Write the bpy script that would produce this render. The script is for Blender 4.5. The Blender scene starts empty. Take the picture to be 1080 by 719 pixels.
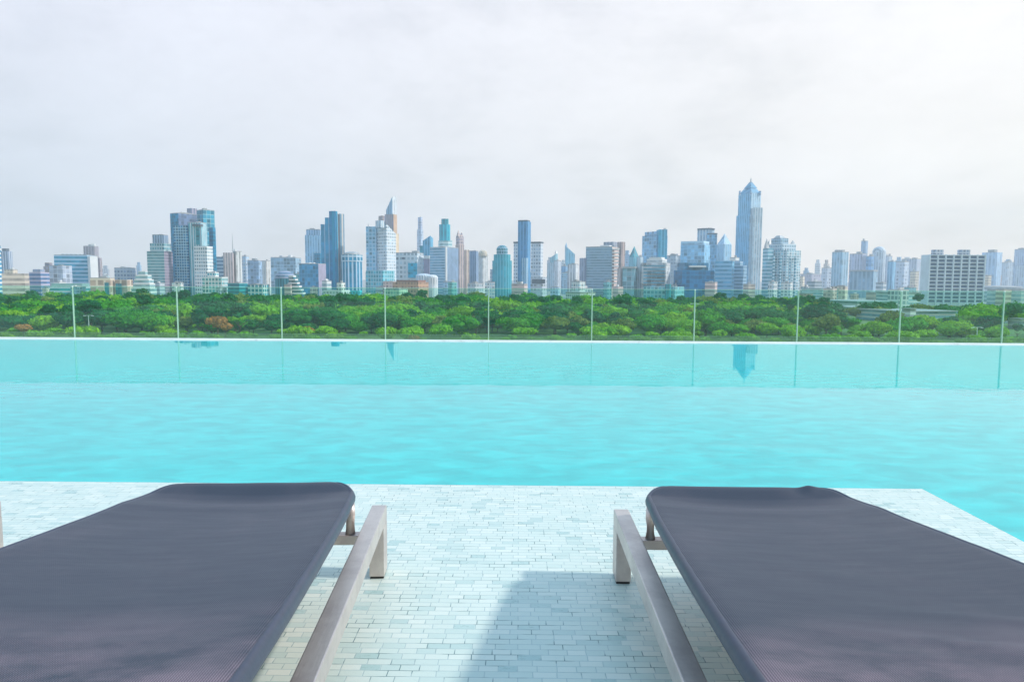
import bpy, bmesh, math, random
import numpy as np
from mathutils import Vector, Matrix, noise

R = math.radians
sc = bpy.context.scene
C = sc.collection
rng = random.Random(7)

# ------------------------------------------------------------------ camera
F_PX = 740.0                       # focal length in pixels of the 1080 wide photo
H = 1.10                           # camera height over the deck
cam_d = bpy.data.cameras.new("camera")
cam = bpy.data.objects.new("camera", cam_d)
C.objects.link(cam)
cam_d.sensor_width = 36.0
cam_d.lens = 36.0 * F_PX / 1080.0
cam_d.clip_start = 0.05
cam_d.clip_end = 60000
yaw, pitch, roll = R(0.62), math.atan((359.5 - 295.0) / F_PX), 0.0052
ROT = (Matrix.Rotation(yaw, 3, 'Z') @ Matrix.Rotation(R(90) - pitch, 3, 'X')) @ Matrix.Rotation(roll, 3, 'Z')
cam.matrix_world = Matrix.Translation((0, 0, H)) @ ROT.to_4x4()
sc.camera = cam

# ------------------------------------------------------------------ sky + sun
SUN_AZ, SUN_EL = R(93), R(36)      # azimuth clockwise from +Y (straight ahead)
w = bpy.data.worlds.new("World")
sc.world = w
w.use_nodes = True
nt = w.node_tree
nt.nodes.clear()
def N(t, **k):
    n = nt.nodes.new(t)
    for a, b in k.items():
        setattr(n, a, b)
    return n
out = N('ShaderNodeOutputWorld')
bg = N('ShaderNodeBackground')
bg.inputs['Strength'].default_value = 0.1
nt.links.new(bg.outputs[0], out.inputs[0])
sky = N('ShaderNodeTexSky', sky_type='NISHITA', sun_disc=False)
sky.sun_elevation = SUN_EL
sky.sun_rotation = SUN_AZ
sky.air_density = 1.5
sky.dust_density = 2.5
tc = N('ShaderNodeTexCoord')
sep = N('ShaderNodeSeparateXYZ')
nt.links.new(tc.outputs['Generated'], sep.inputs[0])
def M_(op, a, b=None, c=None, clamp=False):
    n = nt.nodes.new('ShaderNodeMath'); n.operation = op; n.use_clamp = clamp
    for i, v in enumerate((a, b, c)):
        if v is None: continue
        if isinstance(v, (int, float)): n.inputs[i].default_value = v
        else: nt.links.new(v, n.inputs[i])
    return n.outputs[0]
zc = M_('MAXIMUM', sep.outputs[2], 0.0)
den = M_('ADD', zc, 0.34)
px_ = M_('DIVIDE', sep.outputs[0], den)
py_ = M_('DIVIDE', sep.outputs[1], den)
cmb = N('ShaderNodeCombineXYZ')
nt.links.new(px_, cmb.inputs[0]); nt.links.new(py_, cmb.inputs[1])
def wnoise(scale, detail, rough=0.55, dist=0.0):
    n = N('ShaderNodeTexNoise'); n.inputs['Scale'].default_value = scale
    n.inputs['Detail'].default_value = detail; n.inputs['Roughness'].default_value = rough
    n.inputs['Distortion'].default_value = dist
    nt.links.new(cmb.outputs[0], n.inputs['Vector'])
    return n.outputs['Fac']
big = wnoise(1.7, 5, 0.5, 0.3)
fine = wnoise(6.5, 6, 0.55, 0.3)
rip = wnoise(24.0, 4, 0.6, 0.6)
def ramp(fac, stops):
    n = N('ShaderNodeValToRGB')
    e = n.color_ramp.elements
    while len(e) < len(stops): e.new(0.5)
    for el, (p, c) in zip(e, stops):
        el.position = p; el.color = (*c, 1)
    nt.links.new(fac, n.inputs[0])
    return n.outputs[0]
# how much of the way towards the sun's side (screen right) the ray looks
side = M_('MULTIPLY_ADD', sep.outputs[0], 0.85, 0.5, clamp=True)
cl_lo = ramp(zc, [(0.0, (0.720, 0.740, 0.770)), (0.14, (0.715, 0.755, 0.835)), (0.40, (0.775, 0.800, 0.915)), (0.56, (0.50, 0.72, 1.04)), (1.0, (0.29, 0.67, 0.98))])
cl_hi = ramp(zc, [(0.0, (0.940, 0.850, 0.770)), (0.14, (0.910, 0.875, 0.840)), (0.40, (0.93, 0.92, 0.935)), (0.56, (0.56, 0.75, 1.04)), (1.0, (0.29, 0.67, 0.98))])
def mixc(f, a, b, mode='MIX'):
    n = N('ShaderNodeMix', data_type='RGBA', blend_type=mode)
    if isinstance(f, (int, float)): n.inputs['Factor'].default_value = f
    else: nt.links.new(f, n.inputs['Factor'])
    for k, v in (('A', a), ('B', b)):
        s = [i for i in n.inputs if i.name == k and i.type == 'RGBA'][0]
        if isinstance(v, tuple): s.default_value = (*v, 1)
        else: nt.links.new(v, s)
    return [o for o in n.outputs if o.type == 'RGBA'][0]
base = mixc(side, cl_lo, cl_hi)
var = M_('MULTIPLY_ADD', big, 0.34, 0.865)
var2 = M_('MULTIPLY_ADD', fine, 0.08, 0.970)
ripv = M_('MULTIPLY_ADD', rip, 0.16, 0.92)
ripm = M_('MULTIPLY_ADD', zc, 2.4, -0.25, clamp=True)
ripw = M_('MULTIPLY_ADD', M_('SUBTRACT', ripv, 1.0), ripm, 1.0)
lum = M_('MULTIPLY', M_('MULTIPLY', var, var2), ripw)
sc1 = N('ShaderNodeVectorMath', operation='SCALE')
nt.links.new(base, sc1.inputs[0])
nt.links.new(M_('MULTIPLY', lum, 10.0), sc1.inputs['Scale'])
cover = ramp(M_('MULTIPLY_ADD', fine, 0.35, M_('MULTIPLY', big, 0.65)), [(0.30, (0.86,) * 3), (0.50, (0.985,) * 3)])
bw = N('ShaderNodeRGBToBW'); nt.links.new(cover, bw.inputs[0])
nt.links.new(mixc(bw.outputs[0], sky.outputs[0], sc1.outputs[0]), bg.inputs['Color'])

sun_d = bpy.data.lights.new("sun", 'SUN')
sun_d.energy = 3.2
sun_d.angle = R(3.0)
sun_d.color = (1.0, 0.945, 0.87)
sun = bpy.data.objects.new("sun", sun_d)
C.objects.link(sun)
sdir = Vector((math.sin(SUN_AZ) * math.cos(SUN_EL), math.cos(SUN_AZ) * math.cos(SUN_EL), math.sin(SUN_EL)))
sun.rotation_euler = (-sdir).to_track_quat('-Z', 'Y').to_euler()
sun.location = (30, -6, 40)

sc.view_settings.view_transform = 'Standard'
sc.view_settings.look = 'None'
sc.view_settings.gamma = 1.0
sc.view_settings.exposure = 0.10
sc.render.engine = 'CYCLES'
sc.cycles.use_denoising = True
sc.cycles.max_bounces = 8
sc.cycles.transparent_max_bounces = 16
sc.cycles.volume_bounces = 1
sc.cycles.sample_clamp_indirect = 6

# ------------------------------------------------------------------ helpers
GZ = -36.0                                   # level of the park and the city
def ray(px, py):
    return ROT @ Vector(((px - 540) / F_PX, -(py - 359.5) / F_PX, -1))
def at(px, py, Y):
    d = ray(px, py)
    return Vector((0, 0, H)) + d * (Y / d.y)
def hdir(px):
    d = ray(px, 295.0); d.z = 0
    return d.normalized()

def link(o, parent=None):
    C.objects.link(o)
    if parent is not None: o.parent = parent
    return o
def tag(o, label=None, cat=None, group=None, kind=None):
    if label: o['label'] = label
    if cat: o['category'] = cat
    if group: o['group'] = group
    if kind: o['kind'] = kind
    return o
def empty(name, loc, rz=0.0):
    o = bpy.data.objects.new(name, None)
    o.empty_display_size = 0.2
    o.location = loc; o.rotation_euler = (0, 0, rz)
    return link(o)
def obj_from(name, verts, faces, mat, parent=None, smooth=False, uvs=None, bevel=0):
    me = bpy.data.meshes.new(name)
    me.from_pydata([tuple(v) for v in verts], [], faces)
    if uvs is not None:
        uv = me.uv_layers.new(name="uv")
        flat = [c for f in uvs for p in f for c in p]
        uv.data.foreach_set('uv', flat)
    me.materials.append(mat)
    if smooth:
        me.polygons.foreach_set('use_smooth', [True] * len(me.polygons))
    me.update()
    o = bpy.data.objects.new(name, me)
    return link(o, parent)
def bm_obj(name, bm, mat, parent=None, smooth=False):
    me = bpy.data.meshes.new(name)
    bm.normal_update()
    bm.to_mesh(me); bm.free()
    me.materials.append(mat)
    if smooth:
        me.polygons.foreach_set('use_smooth', [True] * len(me.polygons))
    return link(bpy.data.objects.new(name, me), parent)
def box(bm, x0, x1, y0, y1, z0, z1, bev=0.0, mat=Matrix.Identity(4)):
    r = bmesh.ops.create_cube(bm, size=1.0)
    vs = r['verts']
    for v in vs:
        v.co = mat @ Vector((x0 + (v.co.x + .5) * (x1 - x0), y0 + (v.co.y + .5) * (y1 - y0), z0 + (v.co.z + .5) * (z1 - z0)))
    if bev:
        es = list({e for v in vs for e in v.link_edges})
        bmesh.ops.bevel(bm, geom=es, offset=bev, segments=2, affect='EDGES', profile=0.6)
def tube(bm, pts, r, seg=12):
    pts = [Vector(p) for p in pts]
    rings = []
    for i, p in enumerate(pts):
        a = pts[max(i - 1, 0)]; b = pts[min(i + 1, len(pts) - 1)]
        t = (b - a).normalized()
        u = t.cross(Vector((0, 0, 1)))
        if u.length < 1e-3: u = Vector((1, 0, 0))
        u.normalize(); v = t.cross(u)
        rr = r[i] if isinstance(r, (list, tuple)) else r
        rings.append([bm.verts.new(p + u * (rr * math.cos(2 * math.pi * k / seg)) + v * (rr * math.sin(2 * math.pi * k / seg))) for k in range(seg)])
    for a, b in zip(rings, rings[1:]):
        for k in range(seg):
            bm.faces.new((a[k], a[(k + 1) % seg], b[(k + 1) % seg], b[k]))
    bm.faces.new(rings[0][::-1]); bm.faces.new(rings[-1])
    bmesh.ops.recalc_face_normals(bm, faces=bm.faces)

# ------------------------------------------------------------------ materials
class G:
    """small node-graph writer"""
    def __init__(self, name):
        self.m = bpy.data.materials.new(name)
        self.m.use_nodes = True
        self.t = self.m.node_tree
        self.p = self.t.nodes['Principled BSDF']
        self.o = self.t.nodes['Material Output']
    def n(self, typ, ins=None, **k):
        n = self.t.nodes.new(typ)
        for a, b in k.items(): setattr(n, a, b)
        for a, b in (ins or {}).items(): self.s(n.inputs[a], b)
        return n
    def s(self, sock, v):
        if isinstance(v, bpy.types.NodeSocket): self.t.links.new(v, sock)
        elif isinstance(v, (tuple, list)) and sock.type == 'RGBA' and len(v) == 3: sock.default_value = (*v, 1)
        else: sock.default_value = v
    def math(self, op, a, b=0.0, c=0.0, clamp=False):
        n = self.t.nodes.new('ShaderNodeMath'); n.operation = op; n.use_clamp = clamp
        for i, v in enumerate((a, b, c)): self.s(n.inputs[i], v)
        return n.outputs[0]
    def mix(self, f, a, b, mode='MIX'):
        n = self.t.nodes.new('ShaderNodeMix'); n.data_type = 'RGBA'; n.blend_type = mode
        self.s(n.inputs[0], f); self.s(n.inputs[6], a); self.s(n.inputs[7], b)
        return n.outputs[2]
    def noise(self, vec, scale, detail=4, rough=0.5, dist=0.0):
        n = self.n('ShaderNodeTexNoise', {'Scale': scale, 'Detail': detail, 'Roughness': rough, 'Distortion': dist})
        if vec is not None: self.s(n.inputs['Vector'], vec)
        return n.outputs['Fac']
    def ramp(self, f, stops):
        n = self.t.nodes.new('ShaderNodeValToRGB'); e = n.color_ramp.elements
        while len(e) < len(stops): e.new(.5)
        for el, (p, c) in zip(e, stops):
            el.position = p; el.color = (*c, 1) if len(c) == 3 else c
        self.s(n.inputs[0], f)
        return n.outputs[0]
    def obj(self): return self.n('ShaderNodeTexCoord').outputs['Object']
    def pos(self): return self.n('ShaderNodeNewGeometry').outputs['Position']
    def uv(self): return self.n('ShaderNodeTexCoord').outputs['UV']
    def map(self, v, scale=(1, 1, 1), loc=(0, 0, 0)):
        return self.n('ShaderNodeMapping', {'Vector': v, 'Scale': scale, 'Location': loc}).outputs[0]
    def bump(self, h, strength=0.3, dist=0.01):
        b = self.n('ShaderNodeBump', {'Height': h, 'Strength': strength, 'Distance': dist})
        self.s(self.p.inputs['Normal'], b.outputs[0]); return b.outputs[0]
    def set(self, **k):
        for a, b in k.items(): self.s(self.p.inputs[a.replace('_', ' ')], b)
        return self

# deck: small glazed mosaic bricks
def mat_deck():
    g = G('mosaic_deck')
    pos = g.pos()
    wob = g.noise(pos, 9.0, 2)
    pv = g.n('ShaderNodeVectorMath', {0: pos}, operation='ADD')
    off = g.n('ShaderNodeCombineXYZ', {'X': g.math('MULTIPLY_ADD', wob, .006, -.003), 'Y': g.math('MULTIPLY_ADD', wob, -.004, .002)})
    g.s(pv.inputs[1], off.outputs[0])
    b = g.n('ShaderNodeTexBrick', {'Vector': pv.outputs[0], 'Color1': (1, 1, 1), 'Color2': (0, 0, 0), 'Mortar': (.5, .5, .5), 'Scale': 1.0,
            'Mortar Size': .0016, 'Mortar Smooth': .25, 'Bias': 0.0, 'Brick Width': .068, 'Row Height': .030})
    b.offset = .37; b.offset_frequency = 2; b.squash = .82; b.squash_frequency = 3
    tone = g.ramp(b.outputs['Color'], [(0, (.38, .54, .51)), (.10, (.52, .635, .585)), (.30, (.615, .70, .63)), (.7, (.645, .71, .64)), (1, (.74, .77, .69))])
    patch = g.noise(pos, 1.7, 4, .6)
    tone = g.mix(g.math('MULTIPLY_ADD', patch, .5, -.05, clamp=True), tone, (.60, .69, .62))
    vein = g.noise(g.map(pos, (1, 2.2, 1)), 38, 4, .7)
    tone = g.mix(g.math('MULTIPLY', g.ramp(vein, [(.55, (0, 0, 0)), (.75, (1, 1, 1))]), .28), tone, (.45, .60, .60))
    # here and there the grout has gone dark and open
    gd = g.ramp(g.noise(g.map(pos, (7, 16, 1)), 1.0, 2), [(.50, (.46, .565, .545)), (.62, (.15, .25, .25))])
    col = g.mix(b.outputs['Fac'], tone, gd)
    rough = g.math('ADD', g.math('MULTIPLY_ADD', vein, .25, .16), g.math('MULTIPLY', g.n('ShaderNodeRGBToBW', {0: b.outputs['Color']}).outputs[0], .22))
    g.set(Base_Color=col, Roughness=rough, Specular_IOR_Level=.4)
    hgt = g.math('ADD', g.math('MULTIPLY', b.outputs['Fac'], -1.0), g.math('MULTIPLY', vein, .4))
    g.bump(hgt, .5, .003)
    return g.m

def mat_plain(name, col, rough=.6, var=.12, scale=3.0, metallic=0.0, bump=0.0):
    g = G(name)
    n = g.noise(g.obj(), scale, 5, .6)
    c2 = tuple(max(0, x * (1 - var * 2)) for x in col); c1 = tuple(min(1, x * (1 + var)) for x in col)
    g.set(Base_Color=g.ramp(n, [(.3, c2), (.7, c1)]), Roughness=g.math('MULTIPLY_ADD', n, .2, rough - .1), Metallic=metallic)
    if bump: g.bump(n, bump, .01)
    return g.m

def mat_metal():
    g = G('brushed_champagne_metal')
    o = g.obj()
    st = g.noise(g.map(o, (60, 2, 60)), 4.0, 5, .65)
    sp = g.noise(o, 16, 6, .7)
    blot = g.ramp(g.noise(o, 5.0, 6, .7), [(.45, (0, 0, 0)), (.62, (1, 1, 1))])
    col = g.mix(g.math('MULTIPLY', sp, .5), (.74, .655, .60), (.46, .405, .38))
    col = g.mix(g.math('MULTIPLY', blot, .45), col, (.42, .345, .335))
    g.set(Base_Color=col, Metallic=.72, Roughness=g.math('MULTIPLY_ADD', st, .3, .30))
    g.bump(st, .12, .002)
    return g.m

def mat_sling():
    g = G('dark_woven_sling')
    o = g.obj()
    sx = g.n('ShaderNodeSeparateXYZ', {0: o})
    wx = g.math('SINE', g.math('MULTIPLY', sx.outputs[0], 2 * math.pi / .0044))
    wy = g.math('SINE', g.math('MULTIPLY', sx.outputs[1], 2 * math.pi / .0075))
    weave = g.math('MULTIPLY_ADD', wx, .46, g.math('MULTIPLY', g.math('MULTIPLY', wx, wy), .22))
    n1 = g.noise(o, 2.2, 5, .6)
    n2 = g.noise(g.map(o, (1, 5, 1)), 7.0, 4, .6)
    c = g.mix(n1, (.010, .020, .042), (.021, .032, .058))
    c = g.mix(g.math('MULTIPLY_ADD', weave, .9, .42, clamp=True), g.mix(.72, c, (.006, .008, .014)), g.mix(.34, c, (.17, .18, .22)))
    # dusty worn streaks
    dust = g.ramp(g.noise(g.map(o, (1.3, .9, 1)), 3.0, 6, .68), [(.52, (0, 0, 0)), (.78, (1, 1, 1))])
    c = g.mix(g.math('MULTIPLY', dust, .13), c, (.25, .18, .20))
    # pinkish glare painted into the fabric colour towards the head end
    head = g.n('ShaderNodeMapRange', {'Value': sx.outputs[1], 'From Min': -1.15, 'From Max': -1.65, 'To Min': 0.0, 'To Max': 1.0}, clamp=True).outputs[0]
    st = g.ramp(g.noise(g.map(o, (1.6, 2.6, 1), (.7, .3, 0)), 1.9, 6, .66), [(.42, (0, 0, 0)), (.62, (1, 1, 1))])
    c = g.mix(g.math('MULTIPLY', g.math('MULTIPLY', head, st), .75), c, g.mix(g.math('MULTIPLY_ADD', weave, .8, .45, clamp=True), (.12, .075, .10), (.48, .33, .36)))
    g.set(Base_Color=c, Roughness=g.math('MULTIPLY_ADD', n2, .2, .42), Specular_IOR_Level=.34, Sheen_Weight=.10, Sheen_Roughness=.4, Sheen_Tint=(.75, .8, 1.0))
    hh = g.math('ADD', g.math('MULTIPLY', weave, .25), g.math('MULTIPLY', n2, .35))
    g.bump(hh, .32, .004)
    return g.m

def mat_water():
    g = G('pool_water')
    pos = g.pos()
    a = g.noise(g.map(pos, (.55, 1.0, 1)), 1.5, 3, .5, .3)
    b = g.noise(g.map(pos, (.7, 1.3, 1)), 6.0, 3, .5, .4)
    gust = g.ramp(g.noise(g.map(pos, (.16, .30, 1)), 1.0, 3), [(.42, (.25,) * 3), (.68, (1.0,) * 3)])
    hgt = g.math('MULTIPLY', g.math('ADD', g.math('MULTIPLY', a, 1.0), g.math('MULTIPLY', b, .34)), gust)
    yy = g.n('ShaderNodeSeparateXYZ', {0: pos}).outputs[1]
    calm = g.n('ShaderNodeMapRange', {'Value': yy, 'From Min': 4.2, 'From Max': 8.0, 'To Min': 1.0, 'To Max': .03}).outputs[0]
    hgt = g.math('MULTIPLY', hgt, calm)
    bmp = g.n('ShaderNodeBump', {'Height': hgt, 'Strength': .5, 'Distance': .022}).outputs[0]
    fr = g.n('ShaderNodeFresnel', {'IOR': 1.33, 'Normal': bmp}).outputs[0]
    gl = g.n('ShaderNodeBsdfGlossy', {'Color': (.93, .98, 1.0), 'Roughness': .012, 'Normal': bmp}).outputs[0]
    tr = g.n('ShaderNodeBsdfTransparent', {'Color': (.80, .97, .98)}).outputs[0]
    df = g.n('ShaderNodeBsdfDiffuse', {'Color': g.mix(g.ramp(b, [(.35, (0, 0, 0)), (.7, (1, 1, 1))]), (.001, .54, .53), (.003, .72, .69))}).outputs[0]  # ripple caustics painted into the water's body colour
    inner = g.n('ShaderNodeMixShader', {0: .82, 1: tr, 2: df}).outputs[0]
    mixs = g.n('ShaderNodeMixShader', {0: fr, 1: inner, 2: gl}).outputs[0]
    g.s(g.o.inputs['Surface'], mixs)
    return g.m

def mat_pooltile():
    g = G('turquoise_pool_mosaic')
    pos = g.pos()
    b = g.n('ShaderNodeTexBrick', {'Vector': pos, 'Color1': (.012, .72, .80), 'Color2': (.03, .82, .86), 'Mortar': (.10, .84, .86), 'Scale': 1.0,
            'Mortar Size': .003, 'Brick Width': .10, 'Row Height': .10}); b.offset = 0
    ca = g.n('ShaderNodeTexVoronoi', {'Vector': g.map(pos, (1, 1, 1)), 'Scale': 2.4}, feature='DISTANCE_TO_EDGE')
    n = g.noise(pos, .8, 3)
    g.set(Base_Color=g.mix(g.math('MULTIPLY', n, .5), b.outputs['Color'], (.02, .70, .78)), Roughness=.5)
    return g.m

def mat_glass():
    g = G('pale_green_glass')
    fr = g.n('ShaderNodeFresnel', {'IOR': 1.45}).outputs[0]
    gl = g.n('ShaderNodeBsdfGlossy', {'Color': (1, 1, 1), 'Roughness': .02}).outputs[0]
    n = g.noise(g.obj(), 1.3, 4)
    tr = g.n('ShaderNodeBsdfTransparent', {'Color': g.mix(n, (.79, .965, .925), (.83, .975, .94))}).outputs[0]
    m = g.n('ShaderNodeMixShader', {0: g.math('MULTIPLY', fr, .7), 1: tr, 2: gl}).outputs[0]
    g.s(g.o.inputs['Surface'], m)
    return g.m
def mat_frost():
    g = G('frosted_glass_base')
    tr = g.n('ShaderNodeBsdfTransparent', {'Color': (.8, .92, .86)}).outputs[0]
    df = g.n('ShaderNodeBsdfDiffuse', {'Color': g.mix(g.noise(g.obj(), 2.0, 4), (.22, .40, .26), (.34, .50, .34))}).outputs[0]
    g.s(g.o.inputs['Surface'], g.n('ShaderNodeMixShader', {0: .28, 1: tr, 2: df}).outputs[0])
    return g.m

def mat_ground():
    g = G('park_and_city_ground')
    pos = g.pos()
    n = g.noise(pos, .012, 6, .6)
    n2 = g.noise(pos, .12, 4, .6)
    grass = g.mix(n2, (.055, .15, .025), (.13, .22, .05))
    city = g.mix(n2, (.24, .25, .25), (.42, .41, .38))
    sx = g.n('ShaderNodeSeparateXYZ', {0: pos})
    far = g.math('GREATER_THAN', sx.outputs[1], 1190.0)
    c = g.mix(far, g.mix(g.ramp(n, [(.55, (0, 0, 0)), (.62, (1, 1, 1))]), grass, (.16, .22, .07)), city)
    g.set(Base_Color=c, Roughness=.9)
    return g.m

def mat_leaf(name, c1, c2, attr=False):
    g = G(name)
    if attr:
        a = g.n('ShaderNodeAttribute', attribute_name='tint').outputs['Color']
        base = a
    else:
        oi = g.n('ShaderNodeObjectInfo').outputs['Random']
        base = g.mix(oi, c1, c2)
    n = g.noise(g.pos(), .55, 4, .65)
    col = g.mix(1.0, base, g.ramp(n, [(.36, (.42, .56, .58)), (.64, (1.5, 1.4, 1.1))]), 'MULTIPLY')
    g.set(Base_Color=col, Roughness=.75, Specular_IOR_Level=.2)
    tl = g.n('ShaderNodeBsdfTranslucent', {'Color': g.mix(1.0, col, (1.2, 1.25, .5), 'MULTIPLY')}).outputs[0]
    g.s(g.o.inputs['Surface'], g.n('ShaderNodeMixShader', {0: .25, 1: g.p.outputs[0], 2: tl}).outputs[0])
    return g.m

_fac = {}
def facade(wall, glass, style='grid', fl=7.0, bay=6.0):
    key = (wall, glass, style, fl, bay)
    if key in _fac: return _fac[key]
    g = G('facade_%s' % style)
    uv = g.n('ShaderNodeSeparateXYZ', {0: g.uv()})
    u, v = uv.outputs[0], uv.outputs[1]
    fu = g.math('FRACT', g.math('DIVIDE', u, bay)); fv = g.math('FRACT', g.math('DIVIDE', v, fl))
    if style == 'grid':   mask = g.math('MULTIPLY', g.math('LESS_THAN', fu, .62), g.math('LESS_THAN', fv, .58))
    elif style == 'band': mask = g.math('LESS_THAN', fv, .55)
    elif style == 'rib':  mask = g.math('LESS_THAN', fu, .58)
    elif style == 'pier': mask = g.math('MULTIPLY', g.math('LESS_THAN', fu, .72), g.math('LESS_THAN', fv, .72))
    else:                 mask = g.math('MULTIPLY', g.math('LESS_THAN', fu, .90), g.math('LESS_THAN', fv, .86))
    iu = g.math('FLOOR', g.math('DIVIDE', u, bay)); iv = g.math('FLOOR', g.math('DIVIDE', v, fl))
    wn = g.n('ShaderNodeTexWhiteNoise', {0: g.n('ShaderNodeCombineXYZ', {'X': iu, 'Y': iv}).outputs[0]}).outputs['Value']
    big = g.noise(g.pos(), .025, 4)
    k_ = .14 if style in ('rib', 'band') else .42
    def vivid(c, f):
        l = sum(c) / 3
        return tuple(min(1, max(.004, l + (x - l) * f)) for x in c)
    glass = vivid(tuple(x * .80 for x in glass), 1.35); wall = vivid(wall, 1.25)
    gl = g.mix(wn, tuple(x * (1 - k_) for x in glass), tuple(min(1, x * (1 + k_)) for x in glass))
    gl = g.mix(1.0, gl, g.ramp(g.noise(g.pos(), .045, 3, .6, .6), [(.35, (.72,) * 3), (.65, (1.18,) * 3)]), 'MULTIPLY')  # broad patches imitate uneven reflections, painted into the glazing colour
    wl = g.mix(big, tuple(x * .82 for x in wall), tuple(min(1, x * 1.08) for x in wall))
    g.set(Base_Color=g.mix(mask, wl, gl), Roughness=g.math('MULTIPLY_ADD', mask, -.4, .75), Specular_IOR_Level=.28)
    _fac[key] = g.m
    return g.m

M = dict(
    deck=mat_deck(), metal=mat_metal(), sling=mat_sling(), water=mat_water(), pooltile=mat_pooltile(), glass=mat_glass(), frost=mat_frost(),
    ground=mat_ground(),
    coping=mat_plain('pale_stone_coping', (.80, .84, .80), .45, .06, 6),
    lip=mat_plain('wet_white_overflow_lip', (.86, .88, .84), .3, .05, 4),
    joint=mat_plain('pale_green_glass_edge', (.46, .69, .52), .25, .08, 5),
    hotel=mat_plain('hotel_render', (.45, .45, .43), .8, .1, .2),
    hem=mat_plain('dark_sling_hem', (.050, .058, .090), .45, .12, 30, 0, .08),
    rubber=mat_plain('black_rubber', (.03, .03, .03), .8, .1, 20),
    bark=mat_plain('bark', (.12, .085, .06), .9, .2, 2),
    roofgrey=mat_plain('flat_roof_grey', (.40, .41, .42), .85, .12, .06),
    cool_white=mat_plain('cool_white_render', (.68, .76, .88), .7, .05, .08),
    white=mat_plain('painted_white_wall', (.78, .79, .78), .7, .06, .05),
    dark=mat_plain('dark_roof_louvre', (.10, .13, .17), .6, .15, .1),
    steel=mat_plain('grey_steel', (.45, .48, .50), .45, .08, .2, .4),
    tealroof=mat_plain('teal_metal_roof', (.20, .45, .42), .6, .12, .05),
    leaf_dark=mat_leaf('foliage_dark', (.008, .125, .042), (.034, .200, .036)),
    leaf_mid=mat_leaf('foliage_mid', (.050, .270, .016), (.115, .350, .020)),
    leaf_light=mat_leaf('foliage_yellow_green', (.190, .430, .014), (.300, .470, .025)),
    leaf_olive=mat_leaf('foliage_olive', (.16, .21, .035), (.26, .28, .07)),
    leaf_blue=mat_leaf('foliage_blue_green', (.010, .13, .062), (.04, .20, .085)),
    leaf_flower=mat_leaf('foliage_orange_flowers', (.46, .190, .060), (.58, .260, .100)),
    leaf_mass=mat_leaf('foliage_far_wood', None, None, True),
)

# ------------------------------------------------------------------ ground
def sheet(name, x0, x1, y0, y1, z, mat, n=1, kind='structure'):
    vs = []; fs = []
    for j in range(n + 1):
        for i in range(n + 1):
            vs.append((x0 + (x1 - x0) * i / n, y0 + (y1 - y0) * j / n, z))
    for j in range(n):
        for i in range(n):
            a = j * (n + 1) + i
            fs.append((a, a + 1, a + n + 2, a + n + 1))
    return tag(obj_from(name, vs, fs, mat), kind=kind)
sheet('ground', -20000, 20000, -3000, 30000, GZ, M['ground'])

# ------------------------------------------------------------------ pool terrace
DY, DX = 3.70, 2.16            # far edge and right edge of the mosaic deck
PY = 12.62                     # overflow edge of the pool
GY = 13.80                     # line of the glass balustrade
XL, XR, YB = -15.0, 15.0, -7.0
WZ = -0.025
bm = bmesh.new()
box(bm, XL, XR, YB, PY + 2.2, GZ, -1.35)
tag(bm_obj('hotel_block', bm, M['hotel']), 'rendered hotel building carrying the rooftop pool', 'building')
# deck slab (mosaic top) with a stone nosing
bm = bmesh.new(); box(bm, XL, DX - .06, YB, DY - .06, -1.34, 0.0)
tag(bm_obj('floor', bm, M['deck']), kind='structure')
bm = bmesh.new()
box(bm, XL, DX, DY - .06, DY, -1.34, -.002, .003)
box(bm, DX - .06, DX, YB, DY - .0605, -1.34, -.002, .003)
tag(bm_obj('deck_kerb', bm, M['deck']), kind='structure')
# basin
def basin():
    z = -1.25
    bm = bmesh.new()
    box(bm, XL, XR, DY + .001, PY, z - .08, z)
    box(bm, DX + .001, XR, YB, DY, z - .08, z - .002)
    return bm
tag(bm_obj('pool_basin', basin(), M['pooltile']), kind='structure')
bm = bmesh.new()
box(bm, XL, XR, PY, PY + .10, -1.3, WZ + .004)
tag(bm_obj('pool_wall', bm, M['lip']), kind='structure')
bm = bmesh.new()
box(bm, XL, XR, PY + .1005, PY + .22, -1.3, WZ + .022, .006)
tag(bm_obj('overflow_lip', bm, M['lip']), kind='structure')
bm = bmesh.new()
box(bm, XL, XR, PY + .221, GY + .6, -1.3, -.42)
tag(bm_obj('overflow_channel', bm, M['coping']), kind='structure')
# water surface: the pool and the arm that runs back along the deck
vs = [(XL, DY, WZ), (DX, DY, WZ), (DX, YB, WZ), (XR, YB, WZ), (XR, PY, WZ), (XL, PY, WZ)]
tag(obj_from('water', vs, [tuple(range(6))[::1]], M['water']), kind='structure')

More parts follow.
